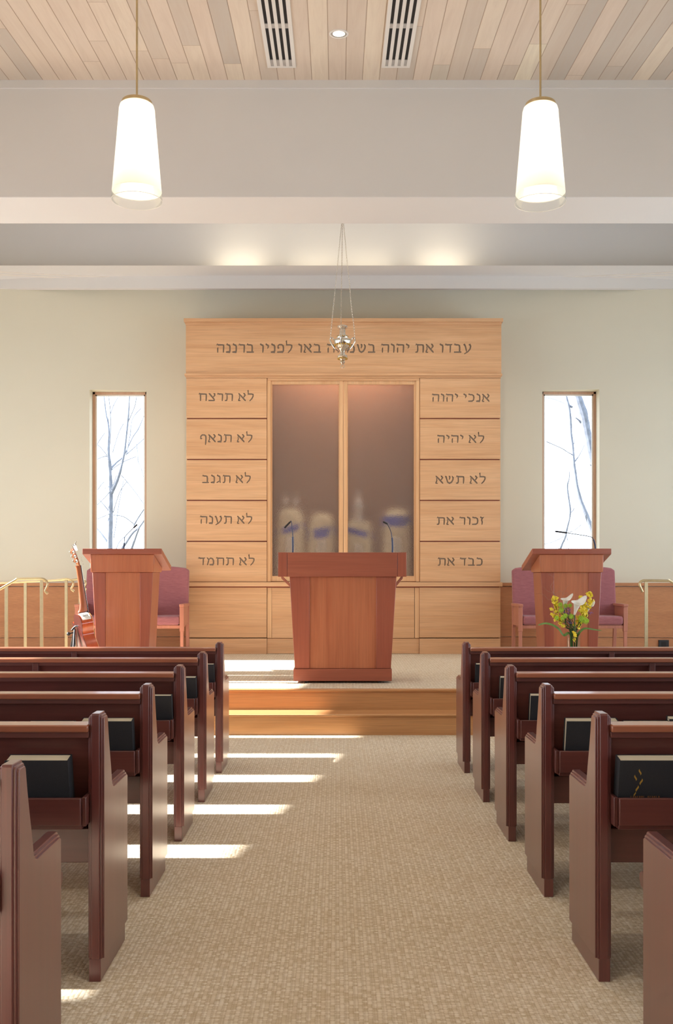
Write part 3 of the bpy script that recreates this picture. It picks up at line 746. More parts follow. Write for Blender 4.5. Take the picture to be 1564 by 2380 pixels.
for k, aa in enumerate((180, 3, 262)):
    ca, sa = math.cos(R(aa)), math.sin(R(aa))
    P = lambda r, y: (nc.x + r * u_ * ca, YN + r * u_ * sa, nz(y))
    hd = MB(); hd.tube(smooth_path([P(10, 815), P(17, 811), P(25, 800), P(29, 790), P(26, 785), P(22, 787), P(21, 791)], 5), [1.6 * u_] * 31, 8)
    ho = hd.build('scroll_handle', M['silver'], ner)
    ch = MB(); a = Vector(P(28.5, 787)); b = TOPH + Vector((ca * 2 * u_, sa * 2 * u_, -12 * u_)); n = 86
    for i in range(n):
        t = (i + 0.5) / n; p = a.lerp(b, t)
        if k == 1: p += Vector((math.sin(t * 16) * 0.004 * (1 - t), 0, 0))
        d = (b - a).normalized().to_track_quat('X', 'Z').to_matrix()
        ch.torus(p, 2.0 * u_, 0.5 * u_, d @ Matrix.Rotation(R(90 if i % 2 else 0), 3, 'X') @ Matrix.Diagonal((0.95, 0.62, 1.0)), 8, 5)
    ch.build('chain', M['silver'], ner)
MB().torus(TOPH + Vector((0, 0, -10 * u_)), 3 * u_, 0.7 * u_, Matrix.Rotation(R(90), 3, 'X')).tube([TOPH + Vector((0, 0, -7 * u_)), (TOPH.x, YN, 6.1)], 0.9 * u_, 8).build('hanging_rod', M['silver'], ner)
MB().lathe([(.02, 6.06), (.05, 6.07), (.05, 6.1)], (TOPH.x, YN, 0), 20).build('ceiling_rose', M['silver'], ner)

# ================================================================== PENDANT LAMPS
def make_pendant(x, dz, label):
    Y = 6.0; zc = ceil_z(Y)
    root = thing('pendant_lamp', (x, Y, zc), label, 'lamp', 'pendant lamps below the plank ceiling')
    MB().tube([(x, Y, 4.235 + dz), (x, Y, zc)], 0.0065, 10).build('rod', M['brass'], root)
    MB().lathe([(0.008, 4.262), (0.014, 4.255), (0.014, 4.24), (0.086, 4.236), (0.090, 4.232), (0.093, 4.214), (0.02, 4.214)], (x, Y, dz), 40).build('cap', M['brass'], root)
    MB().lathe([(0.05, zc - 0.02), (0.06, zc - 0.008), (0.06, zc)], (x, Y, 0), 24).build('canopy', M['brass'], root)
    prof = [(0.090, 4.214), (0.100, 4.207), (0.1065, 4.185), (0.1085, 4.15), (0.1475, 3.69)]
    MB().lathe(prof, (x, Y, dz), 48, caps=False).build('shade', M['frost'], root)
    MB().lathe([(0.001, 3.694), (0.1468, 3.694)], (x, Y, dz), 48, caps=False).build('diffuser', M['diff'], root)
    MB().lathe([(0.148, 3.69), (0.1528, 3.637), (0.1508, 3.637), (0.146, 3.69)], (x, Y, dz), 48, caps=False).build('clear_collar', M['glass'], root)
    MB().torus((x, Y, 3.636 + dz), 0.1518, 0.0016, Matrix.Identity(3), 48, 6).build('collar_rim', M['paper'], root)
    MB().lathe([(0.018, 4.21), (0.018, 4.12), (0.036, 4.08), (0.042, 4.03), (0.03, 3.98), (0.001, 3.965)], (x, Y, dz), 20).build('bulb', M['bulb'], root)
    for zz, e in ((4.035, PENDANT_WATTS * 0.62), (3.815, PENDANT_WATTS * 0.38)):
        l = bpy.data.lights.new('pendant_bulb_light', 'POINT'); l.energy = e; l.color = (1.0, 0.88, 0.66); l.shadow_soft_size = 0.045
        o = bpy.data.objects.new('pendant_bulb_light', l); COL.objects.link(o); o.parent = root; o.location = (0, 0, zz + dz - zc)
make_pendant(-1.201, 0.012, 'frosted white cone pendant lamp on brass rod, over the left pews')
make_pendant(1.227, 0.0, 'frosted white cone pendant lamp on brass rod, over the right pews')

# ================================================================== CEILING FITTINGS
SL = math.atan(0.082)
def ceil_m(x, y):
    return Matrix.Translation(Vector((x, y, ceil_z(y)))) @ Matrix.Rotation(SL, 4, 'X')
def vent(x0, x1, label):
    xc = (x0 + x1) / 2; w_ = (x1 - x0); y1 = 9.19; L = 3.2
    m = ceil_m(xc, y1)
    root = thing('ceiling_vent', (xc, y1, ceil_z(y1)), label, 'vent', 'slot vents in the plank ceiling')
    f = MB(m); h = w_ / 2; sw = 0.0275
    cs = [-0.0845, -0.0283, 0.0283, 0.0845]
    f.box(-h, h, -0.035, 0, -0.012, 0.0); f.box(-h, h, -L, -L + 0.035, -0.012, 0.0)
    ed = [-h] + [e for c in cs for e in (c - sw / 2, c + sw / 2)] + [h]
    for i in range(0, 10, 2): f.box(ed[i], ed[i + 1], -L + 0.035, -0.035, -0.012, 0.0)
    f.build('frame', M['white'], root)
    for c in cs:
        s_ = MB(m); s_.box(c - sw / 2, c + sw / 2, -L + 0.035, -0.035, -0.003, -0.001); so_ = s_.build('slot', M['slot'], root)
        k = MB(m)
        for ya_, yb_ in ((-0.10, -0.036), (-0.16, -0.10), (-0.86, -0.78), (-1.6, -1.52), (-2.4, -2.32)): k.box(c - sw / 2, c + sw / 2, ya_, yb_, -0.0095 if ya_ != -0.10 else -0.006, -0.003)
        k.build('clip', M['clipgrey'], so_)
vent(-0.635, -0.373, 'white slot ceiling vent with four dark slots, on the left of the downlight')
vent(0.415, 0.675, 'white slot ceiling vent with four dark slots, on the right of the downlight')
dm = ceil_m(0.02, 8.53)
dl = thing('recessed_downlight', (0.02, 8.53, ceil_z(8.53)), 'round recessed downlight in the planks between the two slot vents', 'light')
MB(dm).lathe([(0.068, -0.001), (0.070, -0.008), (0.083, -0.006), (0.084, 0.0)], n=40, caps=False).build('trim_ring', M['white'], dl)
MB(dm).lathe([(0.069, -0.006), (0.060, -0.004), (0.052, -0.0025)], n=40, caps=False).build('reflector', M['silver'], dl)
MB(dm).lathe([(0.052, -0.0026), (0.001, -0.0022)], n=40, caps=False).build('lens', M['bulb'], dl)
def spot(name, loc, aim, watts, size, color=(1.0, 0.93, 0.84), soft=0.05, blend=0.8):
    l = bpy.data.lights.new(name, 'SPOT'); l.energy = watts; l.color = color; l.spot_size = R(size); l.spot_blend = blend; l.shadow_soft_size = soft
    o = bpy.data.objects.new(name, l); COL.objects.link(o); o.location = loc
    o.rotation_euler = (Vector(aim) - Vector(loc)).to_track_quat('-Z', 'Y').to_euler()
for yy, kw in ((8.53, 0.8), (5.6, 1.0), (2.7, 0.8), (-0.2, 0.4)):  # first beam from the visible downlight; others unseen, added to brighten the aisle
    spot('downlight_fill_beam', (0.02, yy, ceil_z(yy) - 0.03), (0.02, yy, 0), DOWNLIGHT_FILL_WATTS * kw, 80)
for xx in (-1.5, 0.06, 1.6):
    spot('ark_fill_beam', (xx, 10.75, 5.95), (xx * 1.0, 12.6, 0.9), ARK_FILL_WATTS, 85, (1, 0.92, 0.8))  # unseen spots behind the beam, added to brighten ark and platform
# linear diffusers on the soffit
def diffuser(xs, label):
    b = MB(); b2 = MB(); r1, r2 = [], []
    for x in xs:
        ye = wall_y(x); ya, yb = ye - 0.20, ye - 0.11
        def zat(y):
            lo, hi = 0.0, 1.0
            for _ in range(30):
                t = (lo + hi) / 2
                if sof(x, t)[1] < y: lo = t
                else: hi = t
            return sof(x, lo)[2]
        r1.append([(x, ya, zat(ya) - 0.008), (x, yb, zat(yb) - 0.008), (x, yb, zat(yb) + 0.01), (x, ya, zat(ya) + 0.01)])
        yc = (ya + yb) / 2
        r2.append([(x, yc - .018, zat(yc) - 0.0105), (x, yc + .018, zat(yc) - 0.0105), (x, yc + .018, zat(yc)), (x, yc - .018, zat(yc))])
    b.loft(r1); b2.loft(r2)
    o = thing('linear_diffuser', r1[0][0], label, 'vent', 'long slot diffusers under the soffit')
    b.build('frame', M['white'], o, sharp=20); b2.build('slot', M['bulk'], o, sharp=20)
diffuser(xgrid(-5.4, (398 - CX) * 13.3 / FPX, 0.2), 'long pale slot diffuser under the soffit above the left window')
diffuser(xgrid((1203 - CX) * 13.3 / FPX, 5.4, 0.2), 'long pale slot diffuser under the soffit above the right window')
# cove uplights behind the soffit lip
for dx, e in ((-1.34, 1.0), (-0.36, 0.6), (0.36, 0.6), (1.34, 1.0)):
    l = bpy.data.lights.new('cove_uplight', 'AREA'); l.shape = 'RECTANGLE'; l.size = 0.6; l.size_y = 0.12; l.energy = e * 2.1; l.color = (1.0, 0.88, 0.66)
    o = bpy.data.objects.new('cove_uplight', l); COL.objects.link(o); o.location = (0.07 + dx, 13.02, 5.41)
    o.rotation_euler = Vector((0, 0.12, 1)).to_track_quat('-Z', 'Y').to_euler()

# ================================================================== READING DESKS
YBM = 9.47
def X9(px, Y=YBM): return (px - CX) * Y / FPX
bim = thing('reading_table', (0.062, YBM + 0.25, PLAT), 'broad cherry reading desk with deep top at the platform edge before the ark', 'lectern')
tx0, tx1 = X9(646.5), X9(944)
MB().prism([(YBM - 0.03, 1.378), (YBM - 0.03, 1.608), (YBM + 0.06, 1.608), (YBM + 0.62, 1.50), (YBM + 0.62, 1.378)], X9(668), X9(923), 'x').build('top', M['cherry_x'], bim, bevel=0.003)
for a, b in ((tx0, X9(667.4)), (X9(923.6), tx1)):
    MB().prism([(YBM - 0.03, 1.378), (YBM - 0.03, 1.609), (YBM + 0.06, 1.609), (YBM + 0.62, 1.502), (YBM + 0.62, 1.378)], a, b, 'x').build('top_cheek', M['cherry_dark'], bim, bevel=0.003)
def taper(b, xt0, xt1, xb0, xb1, y0, y1, zb, zt):
    b.prism([(xb0, zb), (xb1, zb), (xt1, zt), (xt0, zt)], y0, y1, 'y'); return b
b = MB(); taper(b, X9(673), X9(921.5), X9(685), X9(908.5), YBM + 0.012, YBM + 0.46, 0.505, 1.378); b.build('body', M['cherry'], bim, bevel=0.003)
taper(MB(), X9(673), X9(719.4), X9(685), X9(719.4), YBM, YBM + 0.03, 0.505, 1.378).build('stile', M['cherry_dark'], bim, bevel=0.004)
taper(MB(), X9(874.4), X9(921.5), X9(874.4), X9(908.5), YBM, YBM + 0.03, 0.505, 1.378).build('stile', M['cherry_dark'], bim, bevel=0.004)
MB().box(X9(682), X9(910.5), YBM - 0.012, YBM + 0.48, 0.388, 0.503).build('plinth', M['cherry_x'], bim, bevel=0.003)
for px in (712, 882):
    for yy in (0.02, 0.40): MB().box(X9(px - 4), X9(px + 4), YBM + yy, YBM + yy + 0.04, PLAT, 0.39).build('foot', M['black'], bim)
for xs, xe in ((X9(674.5), X9(652)), (X9(920), X9(938))):
    d = 0.012 if xs > 0 else -0.012
    MB().prism([(xs - d * 2, 1.275), (xs + d * 0.3, 1.275), (xe, 1.362), (xe, 1.379), (xe - d * 1.4, 1.379)], YBM + 0.10, YBM + 0.135, 'y').build('bracket', M['chairwood'], bim, bevel=0.002)

def make_lectern(cx, label):
    Y = 10.2; w2 = 0.405
    root = thing('lectern', (cx, Y + 0.25, PLAT), label, 'lectern')
    tr = MB(); tr.prism([(Y, 1.607), (Y, 1.664), (Y + 0.01, 1.664), (Y + 0.59, 1.497), (Y + 0.59, 1.440)], cx - w2, cx + w2, 'x'); tr.build('tray', M['cherry_x'], root, bevel=0.004)
    ap = MB(); ap.prism([(Y + 0.012, 1.422), (Y + 0.012, 1.604), (Y + 0.475, 1.472), (Y + 0.475, 1.422)], cx - 0.328, cx + 0.328, 'x')
    n = len(ap.v)
    for i in range(n):
        if ap.v[i].z < 1.43: ap.v[i].x = cx + (ap.v[i].x - cx) * 0.985
    ap.build('apron', M['cherry'], root, bevel=0.006)
    b = MB(); taper(b, cx - 0.308, cx + 0.308, cx - 0.258, cx + 0.258, Y + 0.036, Y + 0.43, PLAT + 0.08, 1.422); b.build('body', M['cherry'], root, bevel=0.004)
    taper(MB(), cx - 0.311, cx - 0.176, cx - 0.261, cx - 0.176, Y + 0.026, Y + 0.435, PLAT + 0.08, 1.422).build('stile', M['cherry_dark'], root, bevel=0.006)
    taper(MB(), cx + 0.176, cx + 0.311, cx + 0.176, cx + 0.261, Y + 0.026, Y + 0.435, PLAT + 0.08, 1.422).build('stile', M['cherry_dark'], root, bevel=0.006)
    MB().box(cx - 0.275, cx + 0.275, Y + 0.01, Y + 0.45, PLAT, PLAT + 0.085).build('plinth', M['cherry_x'], root, bevel=0.004)
make_lectern(-2.195, 'cherry lectern with sloped tray in front of the left window')
make_lectern(2.408, 'cherry lectern with sloped tray behind the flowers, in front of the right window')

# gooseneck microphones
def mic(base, path, head, label, hr=0.009):
    root = thing('gooseneck_microphone', base, label, 'microphone')
    b = Vector(base); MB().lathe([(0.022, 0), (0.022, 0.008), (0.008, 0.012)], b, 16).build('base', M['black'], root)
    pp = [b + Vector((0, 0, 0.01))] + [Vector(p) for p in path]
    pp = smooth_path(pp, 5); n = len(pp)
    k = max(2, int(n * 0.45))
    MB().tube(pp[:k], 0.0085, 10).build('lower_stem', M['micmetal'], root)
    MB().tube(pp[k - 1:], 0.004, 8).build('gooseneck', M['micmetal'], root)
    MB().tube([Vector(head[0]), Vector(head[0]).lerp(Vector(head[1]), 0.1), Vector(head[0]).lerp(Vector(head[1]), 0.9), Vector(head[1])], [hr * 0.6, hr, hr, hr * 0.7], 12).build('mic_head', M['black'], root)
Yq = 9.85
mic(pt(680.5, 1287, Yq) , [pt(680.5, 1262, Yq), pt(680, 1238, Yq), pt(677, 1212.5, Yq), pt(674, 1213, Yq)], (pt(675, 1212.5, Yq), pt(661, 1227, Yq)), 'gooseneck microphone with drooping head, left end of the central reading desk')
mic(pt(912, 1287, Yq), [pt(912, 1262, Yq), pt(910, 1243, Yq), pt(906, 1229, Yq), pt(900, 1218, Yq)], (pt(900.5, 1218, Yq), pt(890, 1212.5, Yq)), 'curved gooseneck microphone on the right end of the central reading desk')
Yq = 10.5
mic(pt(287.5, 1287, Yq), [pt(288, 1272, Yq), pt(289.5, 1256, Yq), pt(291.5, 1246, Yq), pt(311, 1226, Yq)], (pt(310, 1227, Yq), pt(319, 1219, Yq)), 'gooseneck microphone rising against the left window, on the left lectern')
mic(pt(1384, 1287, Yq), [pt(1383, 1268, Yq), pt(1379, 1254, Yq), pt(1372, 1247.5, Yq), pt(1340, 1242, Yq), pt(1317, 1238.5, Yq)], (pt(1318, 1238.5, Yq), pt(1290, 1235, Yq)), 'gooseneck microphone bent level across the right window, on the right lectern')

# ================================================================== CHAIRS
def make_chair(loc, label):
    x, y, z = loc; W = 0.325
    root = thing('armchair', loc, label, 'chair', 'mauve armchairs along the front wall')
    for s in (-1, 1):
        a, b = sorted((x + s * W, x + s * (W - 0.05)))
        lg_ = MB(); lg_.box(a, b, y, y + 0.05, z + 0.34, z + 0.64); lg_.box(a + 0.006, b - 0.006, y + 0.006, y + 0.044, z, z + 0.345)
        lg_.build('leg', M['chairwood'], root, bevel=0.003)
        lg_ = MB(); lg_.loft([[(a + .005, y + .47 + d, z + h), (b - .005, y + .47 + d, z + h), (b - .005, y + .51 + d, z + h), (a + .005, y + .51 + d, z + h)] for d, h in ((0.03, 0), (-0.02, 0.4), (0.0, 0.66))])
        lg_.build('leg', M['chairwood'], root, bevel=0.003)
        MB().box(a - 0.004, b + 0.004, y - 0.012, y + 0.50, z + 0.64, z + 0.672).build('armrest', M['chairwood'], root, bevel=0.006)
        sa, sb_ = sorted((x + s * (W - 0.012), x + s * (W - 0.038)))
        MB().box(sa, sb_, y + 0.05, y + 0.46, z + 0.40, z + 0.64).build('side_panel', M['chairwood'], root, bevel=0.002)
    MB().box(x - W + 0.05, x + W - 0.05, y + 0.012, y + 0.47, z + 0.375, z + 0.415).build('seat_rail', M['chairwood'], root, bevel=0.003)
    sc_ = MB(); sc_.box(x - W + 0.053, x + W - 0.053, y - 0.01, y + 0.45, z + 0.417, z + 0.525); sc_.build('seat_cushion', M['mauve'], root, bevel=0.03, segs=4)
    N = 14; prof = []
    hw = 0.312
    for i in range(N + 1):
        t = -1 + 2 * i / N; zz = 1.135 - 0.03 * t * t
        if abs(t) > 0.93: zz -= 0.02
        prof.append((t * hw, zz))
    outl = [(-hw, 0.44)] + prof + [(hw, 0.44)]
    bk = MB(); rings = []
    for yy in (0, 0.075):
        rings.append([(x + px, y + 0.42 + yy + 0.16 * (pz - 0.44) / 0.7 * 0.6, z + pz) for px, pz in outl])
    bk.loft(rings); bk.build('back_cushion', M['mauve'], root, bevel=0.018, segs=3)
    return root
CY = 12.1
c0 = make_chair((-2.85, CY, PLAT), 'mauve armchair behind the guitar, left of the pair beside the left lectern')
for x, lab in ((-2.18, 'mauve armchair between the left lectern and the ark'), (2.535, 'mauve armchair between the ark and the right lectern, beside the ark'), (3.21, 'mauve armchair nearest the right brass rail, behind the flowers')):
    dup(c0, (x, CY, PLAT), lab)

# ================================================================== HANDRAILS
def rail(path, posts, Y, name_label, r=0.0125, thick=0.033):
    ps = [pt(px, py, Y) for px, py in path]
    root = thing('handrail', (ps[0].x, Y, 0), name_label, 'rail')
    k = [ps[0]] + smooth_path(ps[1:], 6)
    MB().tube(k, r, 12).build('grab_bar', M['brass'], root)
    for px, py, zb in posts:
        p = pt(px, py, Y)
        MB().box(p.x - thick / 2, p.x + thick / 2, Y - 0.006, Y + 0.006, zb, p.z).build('post', M['brass'], root, bevel=0.001)
rail([(-90, 1422), (39, 1346.5), (41, 1345.6), (70, 1345), (96, 1345), (106, 1349), (111, 1358), (107.5, 1368), (105, 1374), (111, 1380)], [(97, 1347, PLAT), (15, 1361, 0.183)], 9.62, 'brass handrail with curled end nearest the camera, at the left side steps')
rail([(-40, 1357), (130, 1348.5), (140, 1347), (152, 1345.5), (162, 1346.5), (169, 1352), (170.5, 1358), (166.5, 1366), (166, 1370), (172.5, 1374.5)], [(154, 1348, PLAT), (59, 1353, 0.345)], 11.4, 'middle brass handrail with curled end, behind the guitar at the ramp')
rail([(60, 1352), (170, 1347.5), (180, 1346.5), (190, 1346.5), (197, 1350), (200, 1356), (196, 1363), (195.5, 1367), (201, 1371)], [(186, 1349, PLAT)], 12.2, 'farthest brass handrail, curled end seen behind the guitar neck')
rail([(1493.5, 1376), (1486.5, 1361.5), (1486.8, 1354.5), (1492.3, 1350), (1501, 1349.2), (1530, 1349.6), (1555, 1350.2), (1558, 1351), (1640, 1400)], [(1501.5, 1350, PLAT)], 9.85, 'brass handrail at the right photo edge, by the side steps')
# outlet on the right of the front wall
xo = (1543 - CX) * 13.25 / FPX
ol = thing('wall_outlet', (xo, wall_y(xo) - 0.03, 0.46), 'small square black outlet low on the front wall at right', 'outlet')
MB().box(xo - 0.068, xo + 0.068, wall_y(xo) - 0.034, wall_y(xo) - 0.012, 0.39, 0.527).build('cover_plate', M['black'], ol, bevel=0.003)
MB().box(xo - 0.03, xo + 0.03, wall_y(xo) - 0.038, wall_y(xo) - 0.033, 0.42, 0.50).build('socket', M['slot'], ol)

# ================================================================== GUITAR ON ITS STAND
GY = 9.55
gn = Vector((-math.cos(R(33)), -math.sin(R(33)), 0)); gs = Vector((math.sin(R(33)), -math.cos(R(33)), 0)); gz = Vector((0, 0, 1)); ln = R(9)
gl = gz * math.cos(ln) + gn * math.sin(ln); gb = gn * math.cos(ln) - gz * math.sin(ln)
g0 = pt(207, 1545, GY)
GMx = Matrix((( gs.x, gb.x, gl.x, g0.x), (gs.y, gb.y, gl.y, g0.y), (gs.z, gb.z, gl.z, g0.z), (0, 0, 0, 1)))
gt = thing('guitar', tuple(g0), 'acoustic cutaway guitar with glossy orange sides leaning on a stand left of the lectern', 'guitar')
half = [(0.0, 0.0), (0.09, 0.004), (0.15, 0.03), (0.188, 0.08), (0.197, 0.14), (0.18, 0.20), (0.142, 0.255), (0.122, 0.295), (0.122, 0.33), (0.138, 0.38), (0.142, 0.42), (0.122, 0.465), (0.08, 0.492), (0.03, 0.497)]
cut = [(-0.03, 0.497), (-0.055, 0.48), (-0.068, 0.44), (-0.09, 0.405), (-0.115, 0.405), (-0.138, 0.42), (-0.142, 0.40), (-0.134, 0.36), (-0.122, 0.33), (-0.122, 0.295), (-0.142, 0.255), (-0.18, 0.20), (-0.197, 0.14), (-0.188, 0.08), (-0.15, 0.03), (-0.09, 0.004)]
outl = [tuple(p)[:2] for p in smooth_path([(a, b, 0) for a, b in half + cut + [half[0]]], 3)][:-1]
MB(GMx).loft([[(a, -0.055, b) for a, b in outl], [(a, 0.052, b) for a, b in outl]], caps=False).build('side', M['gside'], gt)
def cap(y0, y1): return MB(GMx).prism([(a * 1.004, b * 1.002) for a, b in outl], y0, y1, 'y')
cap(0.052, 0.056).build('back', M['gback'], gt); tp = cap(-0.059, -0.055).build('soundboard', M['gtop'], gt)
MB(GMx @ Matrix.Translation((0, -0.0595, 0.33)) @ Matrix.Rotation(R(90), 4, 'X')).lathe([(0.05, 0), (0.05, 0.001)], n=28).build('sound_hole', M['slot'], tp)
MB(GMx).box(-0.07, 0.07, -0.068, -0.059, 0.14, 0.165).build('bridge', M['gback'], tp)
nk = MB(GMx); rings = []
for l_, w_, d in ((0.44, 0.030, 0.062), (0.47, 0.030, 0.060), (0.497, 0.029, 0.055), (0.515, 0.028, 0.022), (0.54, 0.028, 0.006), (0.60, 0.027, -0.008), (0.80, 0.024, -0.022), (0.93, 0.022, -0.026), (0.955, 0.024, -0.02)):
    if l_ < 0.5: continue
    rings.append([(w_ * math.cos(a), -0.052 + (d + 0.058) * math.sin(a) if math.sin(a) > 0 else -0.058, l_) for a in [math.pi * i / 10 for i in range(11)]])
nk.loft(rings); no_ = nk.build('neck', M['gneck'], gt)
MB(GMx).box(-0.027, 0.027, -0.064, -0.058, 0.37, 0.955).build('fingerboard', M['slot'], gt)
sg_ = MB(GMx)
for i in range(6): sg_.tube([(-0.02 + i * 0.008, -0.07, 0.15), (-0.018 + i * 0.0072, -0.067, 0.955)], 0.0008, 5)
sg_.build('strings', M['silver'], gt)
hd = MB(GMx @ Matrix.Translation((0, -0.05, 0.945)) @ Matrix.Rotation(R(-12), 4, 'X')); hd.prism([(-0.022, 0), (0.022, 0), (0.036, 0.05), (0.036, 0.17), (0.012, 0.185), (0, 0.178), (-0.012, 0.185), (-0.036, 0.17), (-0.036, 0.05)], -0.008, 0.008, 'y')
ho = hd.build('headstock', M['gneck'], gt, bevel=0.002)
hm = GMx @ Matrix.Translation((0, -0.05, 0.945)) @ Matrix.Rotation(R(-12), 4, 'X')
for s in (-1, 1):
    for l_ in (0.06, 0.105, 0.15):
        t = MB(hm); t.box(min(s * 0.018, s * 0.038), max(s * 0.018, s * 0.038), 0.008, 0.022, l_ - 0.013, l_ + 0.013)
        t.tube([(s * 0.036, 0.015, l_), (s * 0.052, 0.015, l_)], 0.004, 8); t.ball((s * 0.060, 0.015, l_), 0.011, 10, 8, (1, 0.6, 1.2)); t.tube([(s * 0.02, -0.02, l_), (s * 0.02, 0.0, l_)], 0.005, 8)
        t.build('tuning_peg', M['silver'], ho)
cpo = MB(hm); cpo.box(-0.01, 0.012, -0.04, -0.012, 0.15, 0.215); cpo.tube([(0, -0.03, 0.2), (0.03, -0.05, 0.235)], 0.006, 8); cpo.tube([(0, -0.02, 0.2), (0.045, -0.03, 0.21)], 0.006, 8); cpo.build('clip_tuner', M['silver'], ho)
se_ = MB(hm)
for (a, b_, r_) in ((0.045, 0.03, 0.02), (0.05, 0.07, 0.016), (-0.05, 0.15, 0.014)):
    se_.torus((hm @ Vector((a, -0.03, b_))), r_, 0.0009, Matrix.Rotation(R(60), 3, 'X'), 20, 5) if False else se_.tube([(a + r_ * math.cos(t), -0.03, b_ + r_ * math.sin(t)) for t in [i * 0.35 for i in range(17)]], 0.0009, 5)
se_.build('string_ends', M['silver'], ho)
# white label on the upper bout
lb = MB(GMx)
for k in range(1):
    lo_ = [(0.134, 0.446), (0.110, 0.476), (0.075, 0.497), (0.038, 0.503)]
    lb.loft([[(a + 0.003, -0.045, b + 0.002), (a + 0.003, 0.040, b + 0.002), (a - 0.002, 0.040, b - 0.003), (a - 0.002, -0.045, b - 0.003)] for a, b in lo_])
lbo = lb.build('paper_label', M['paper'], gt)
sc_ = MB(GMx)
for i in range(5): sc_.box(0.09, 0.096, -0.03 + i * 0.013, -0.023 + i * 0.013, 0.492, 0.4955)
for i in range(4): sc_.box(0.108, 0.113, -0.022 + i * 0.013, -0.015 + i * 0.013, 0.479, 0.4855)
sc_.build('handwriting', M['black'], lbo)
# stand
sd = thing('guitar_stand', (g0.x, GY, PLAT), 'black and silver folding stand holding up the guitar', 'stand')
pv = pt(174, 1462, GY - 0.05)
fl = lambda px, Y: Vector(((px - CX) * Y / FPX, Y, PLAT + 0.008))
MB().tube([pv, fl(166, GY - 0.28)], 0.011, 10).build('leg', M['black'], sd); MB().tube([pv, fl(186, GY - 0.22)], 0.011, 10).build('leg', M['silver'], sd); MB().tube([pv, fl(150, GY + 0.2)], 0.011, 10).build('leg', M['black'], sd)
MB().tube(smooth_path([pv + Vector((-0.03, 0, -0.01)), pv + Vector((0.01, -0.01, 0.028)), pv + Vector((0.05, -0.02, 0.015)), pv + Vector((0.06, 0.0, -0.03))], 5), 0.009, 8).build('yoke', M['black'], sd)
kn = MB(); kn.ball(pv + Vector((-0.055, -0.02, -0.045)), 0.018, 10, 8); kn.tube([pv + Vector((-0.055, -0.02, -0.045)), pv + Vector((0, 0, -0.03))], 0.006, 8); kn.build('knob', M['black'], sd)
lw = pt(188, 1549, GY - 0.02)
ar = MB()
for s in (-0.07, 0.07):
    q = g0 + gs * s - gl * 0.012
    ar.tube(smooth_path([pv.lerp(fl(176, GY - 0.2), 0.55), q + gb * 0.09, q - gb * 0.085, q - gb * 0.09 + gl * 0.03], 5), 0.008, 8)
ar.build('support_arm', M['black'], sd)

# ================================================================== FLOWERS
FY = 9.4
def fp(zx, zy, dy=0.0): return pt(1200 + zx / 6.015, 1330 + zy / 6.015, FY + dy)
vx = fp(800, 950).x
va = MB()
va.lathe([(0.055, PLAT + 0.001), (0.062, PLAT + 0.01), (0.060, PLAT + 0.03), (0.062, PLAT + 0.25), (0.064, 0.845), (0.0605, 0.845), (0.0585, PLAT + 0.25), (0.056, PLAT + 0.035), (0.002, PLAT + 0.03)], (vx, FY, 0), 40)
vo = va.build('glass_vase', M['glass'], origin=(vx, FY, PLAT), sharp=60)
tag(vo, 'tall clear glass vase of flowers behind the front right pew', 'vase')
VB = Vector((vx, FY, PLAT + 0.06))
rf = random.Random(11)
def in_vase(): return Vector((vx + rf.uniform(-.03, .03), FY + rf.uniform(-.03, .03), PLAT + 0.06))
def at_rim(): return Vector((vx + rf.uniform(-.035, .035), FY + rf.uniform(-.035, .035), 0.835))
def blossom_mesh():
    b = MB()
    for k in range(5):
        a = 2 * math.pi * k / 5; c, s = math.cos(a), math.sin(a); w_ = 0.0052 if k else 0.008; L = 0.013 if k else 0.016
        b.loft([[(c * r - s * h, s * r + c * h, z), (c * r + s * h, s * r - c * h, z), (c * r + s * h, s * r - c * h, z - 0.0012), (c * r - s * h, s * r + c * h, z - 0.0012)] for r, h, z in ((0.001, 0.001, 0), (L * 0.55, w_, 0.003), (L, 0.0012, 0.0005))])
    b.ball((0, 0, 0.002), 0.003, 6, 4)
    return b
blos0 = None
def spray(path, pts_n, spread, label):
    global blos0
    root = thing('orchid_spray', tuple(VB), label, 'flower', 'yellow orchid sprays in the vase')
    ps = smooth_path([in_vase(), at_rim()] + path, 6)
    n = len(ps); MB().tube(ps, [0.003 - 0.0018 * i / (n - 1) for i in range(n)], 6).build('stem', M['stem'], root)
    twigs = MB(); spots = []
    i0 = int(n * 0.42)
    for k in range(pts_n):
        t = i0 + (n - 1 - i0) * (k + rf.random()) / pts_n; i = min(n - 2, int(t)); p = ps[i].lerp(ps[i + 1], t - i)
        sp = spread * (1.0 - 0.55 * (t - i0) / (n - 1 - i0))
        q = p + Vector((rf.gauss(0, sp), rf.gauss(0, sp * 0.7), rf.gauss(0, sp * 0.6)))
        spots.append(q); twigs.tube([p, q], 0.0009, 4)
    twigs.build('twig', M['twig'], root)
    for q in spots:
        if blos0 is None:
            b = blossom_mesh(); me_o = b.build('blossom', M['yellow']); blos0 = me_o; o = me_o
        else:
            o = blos0.copy(); COL.objects.link(o)
        o.parent = root; o.location = q - Vector(tuple(VB)); ORI[o.name] = Vector(tuple(VB))
        s = rf.uniform(1.0, 1.5); o.scale = (s, s, s)
        o.rotation_euler = (R(90) + rf.uniform(-.7, .7), rf.uniform(-.6, .6), rf.uniform(0, 6.28))
spray([fp(640, 720), fp(575, 560), fp(545, 440), fp(530, 340)], 52, 0.024, 'tall yellow orchid spray at the left of the bouquet')
spray([fp(690, 780), fp(620, 690), fp(560, 640), fp(530, 600)], 30, 0.02, 'short yellow orchid spray low on the left of the bouquet')
spray([fp(860, 720), fp(930, 560), fp(920, 430), fp(890, 335)], 48, 0.022, 'yellow orchid spray rising right of the white lily')
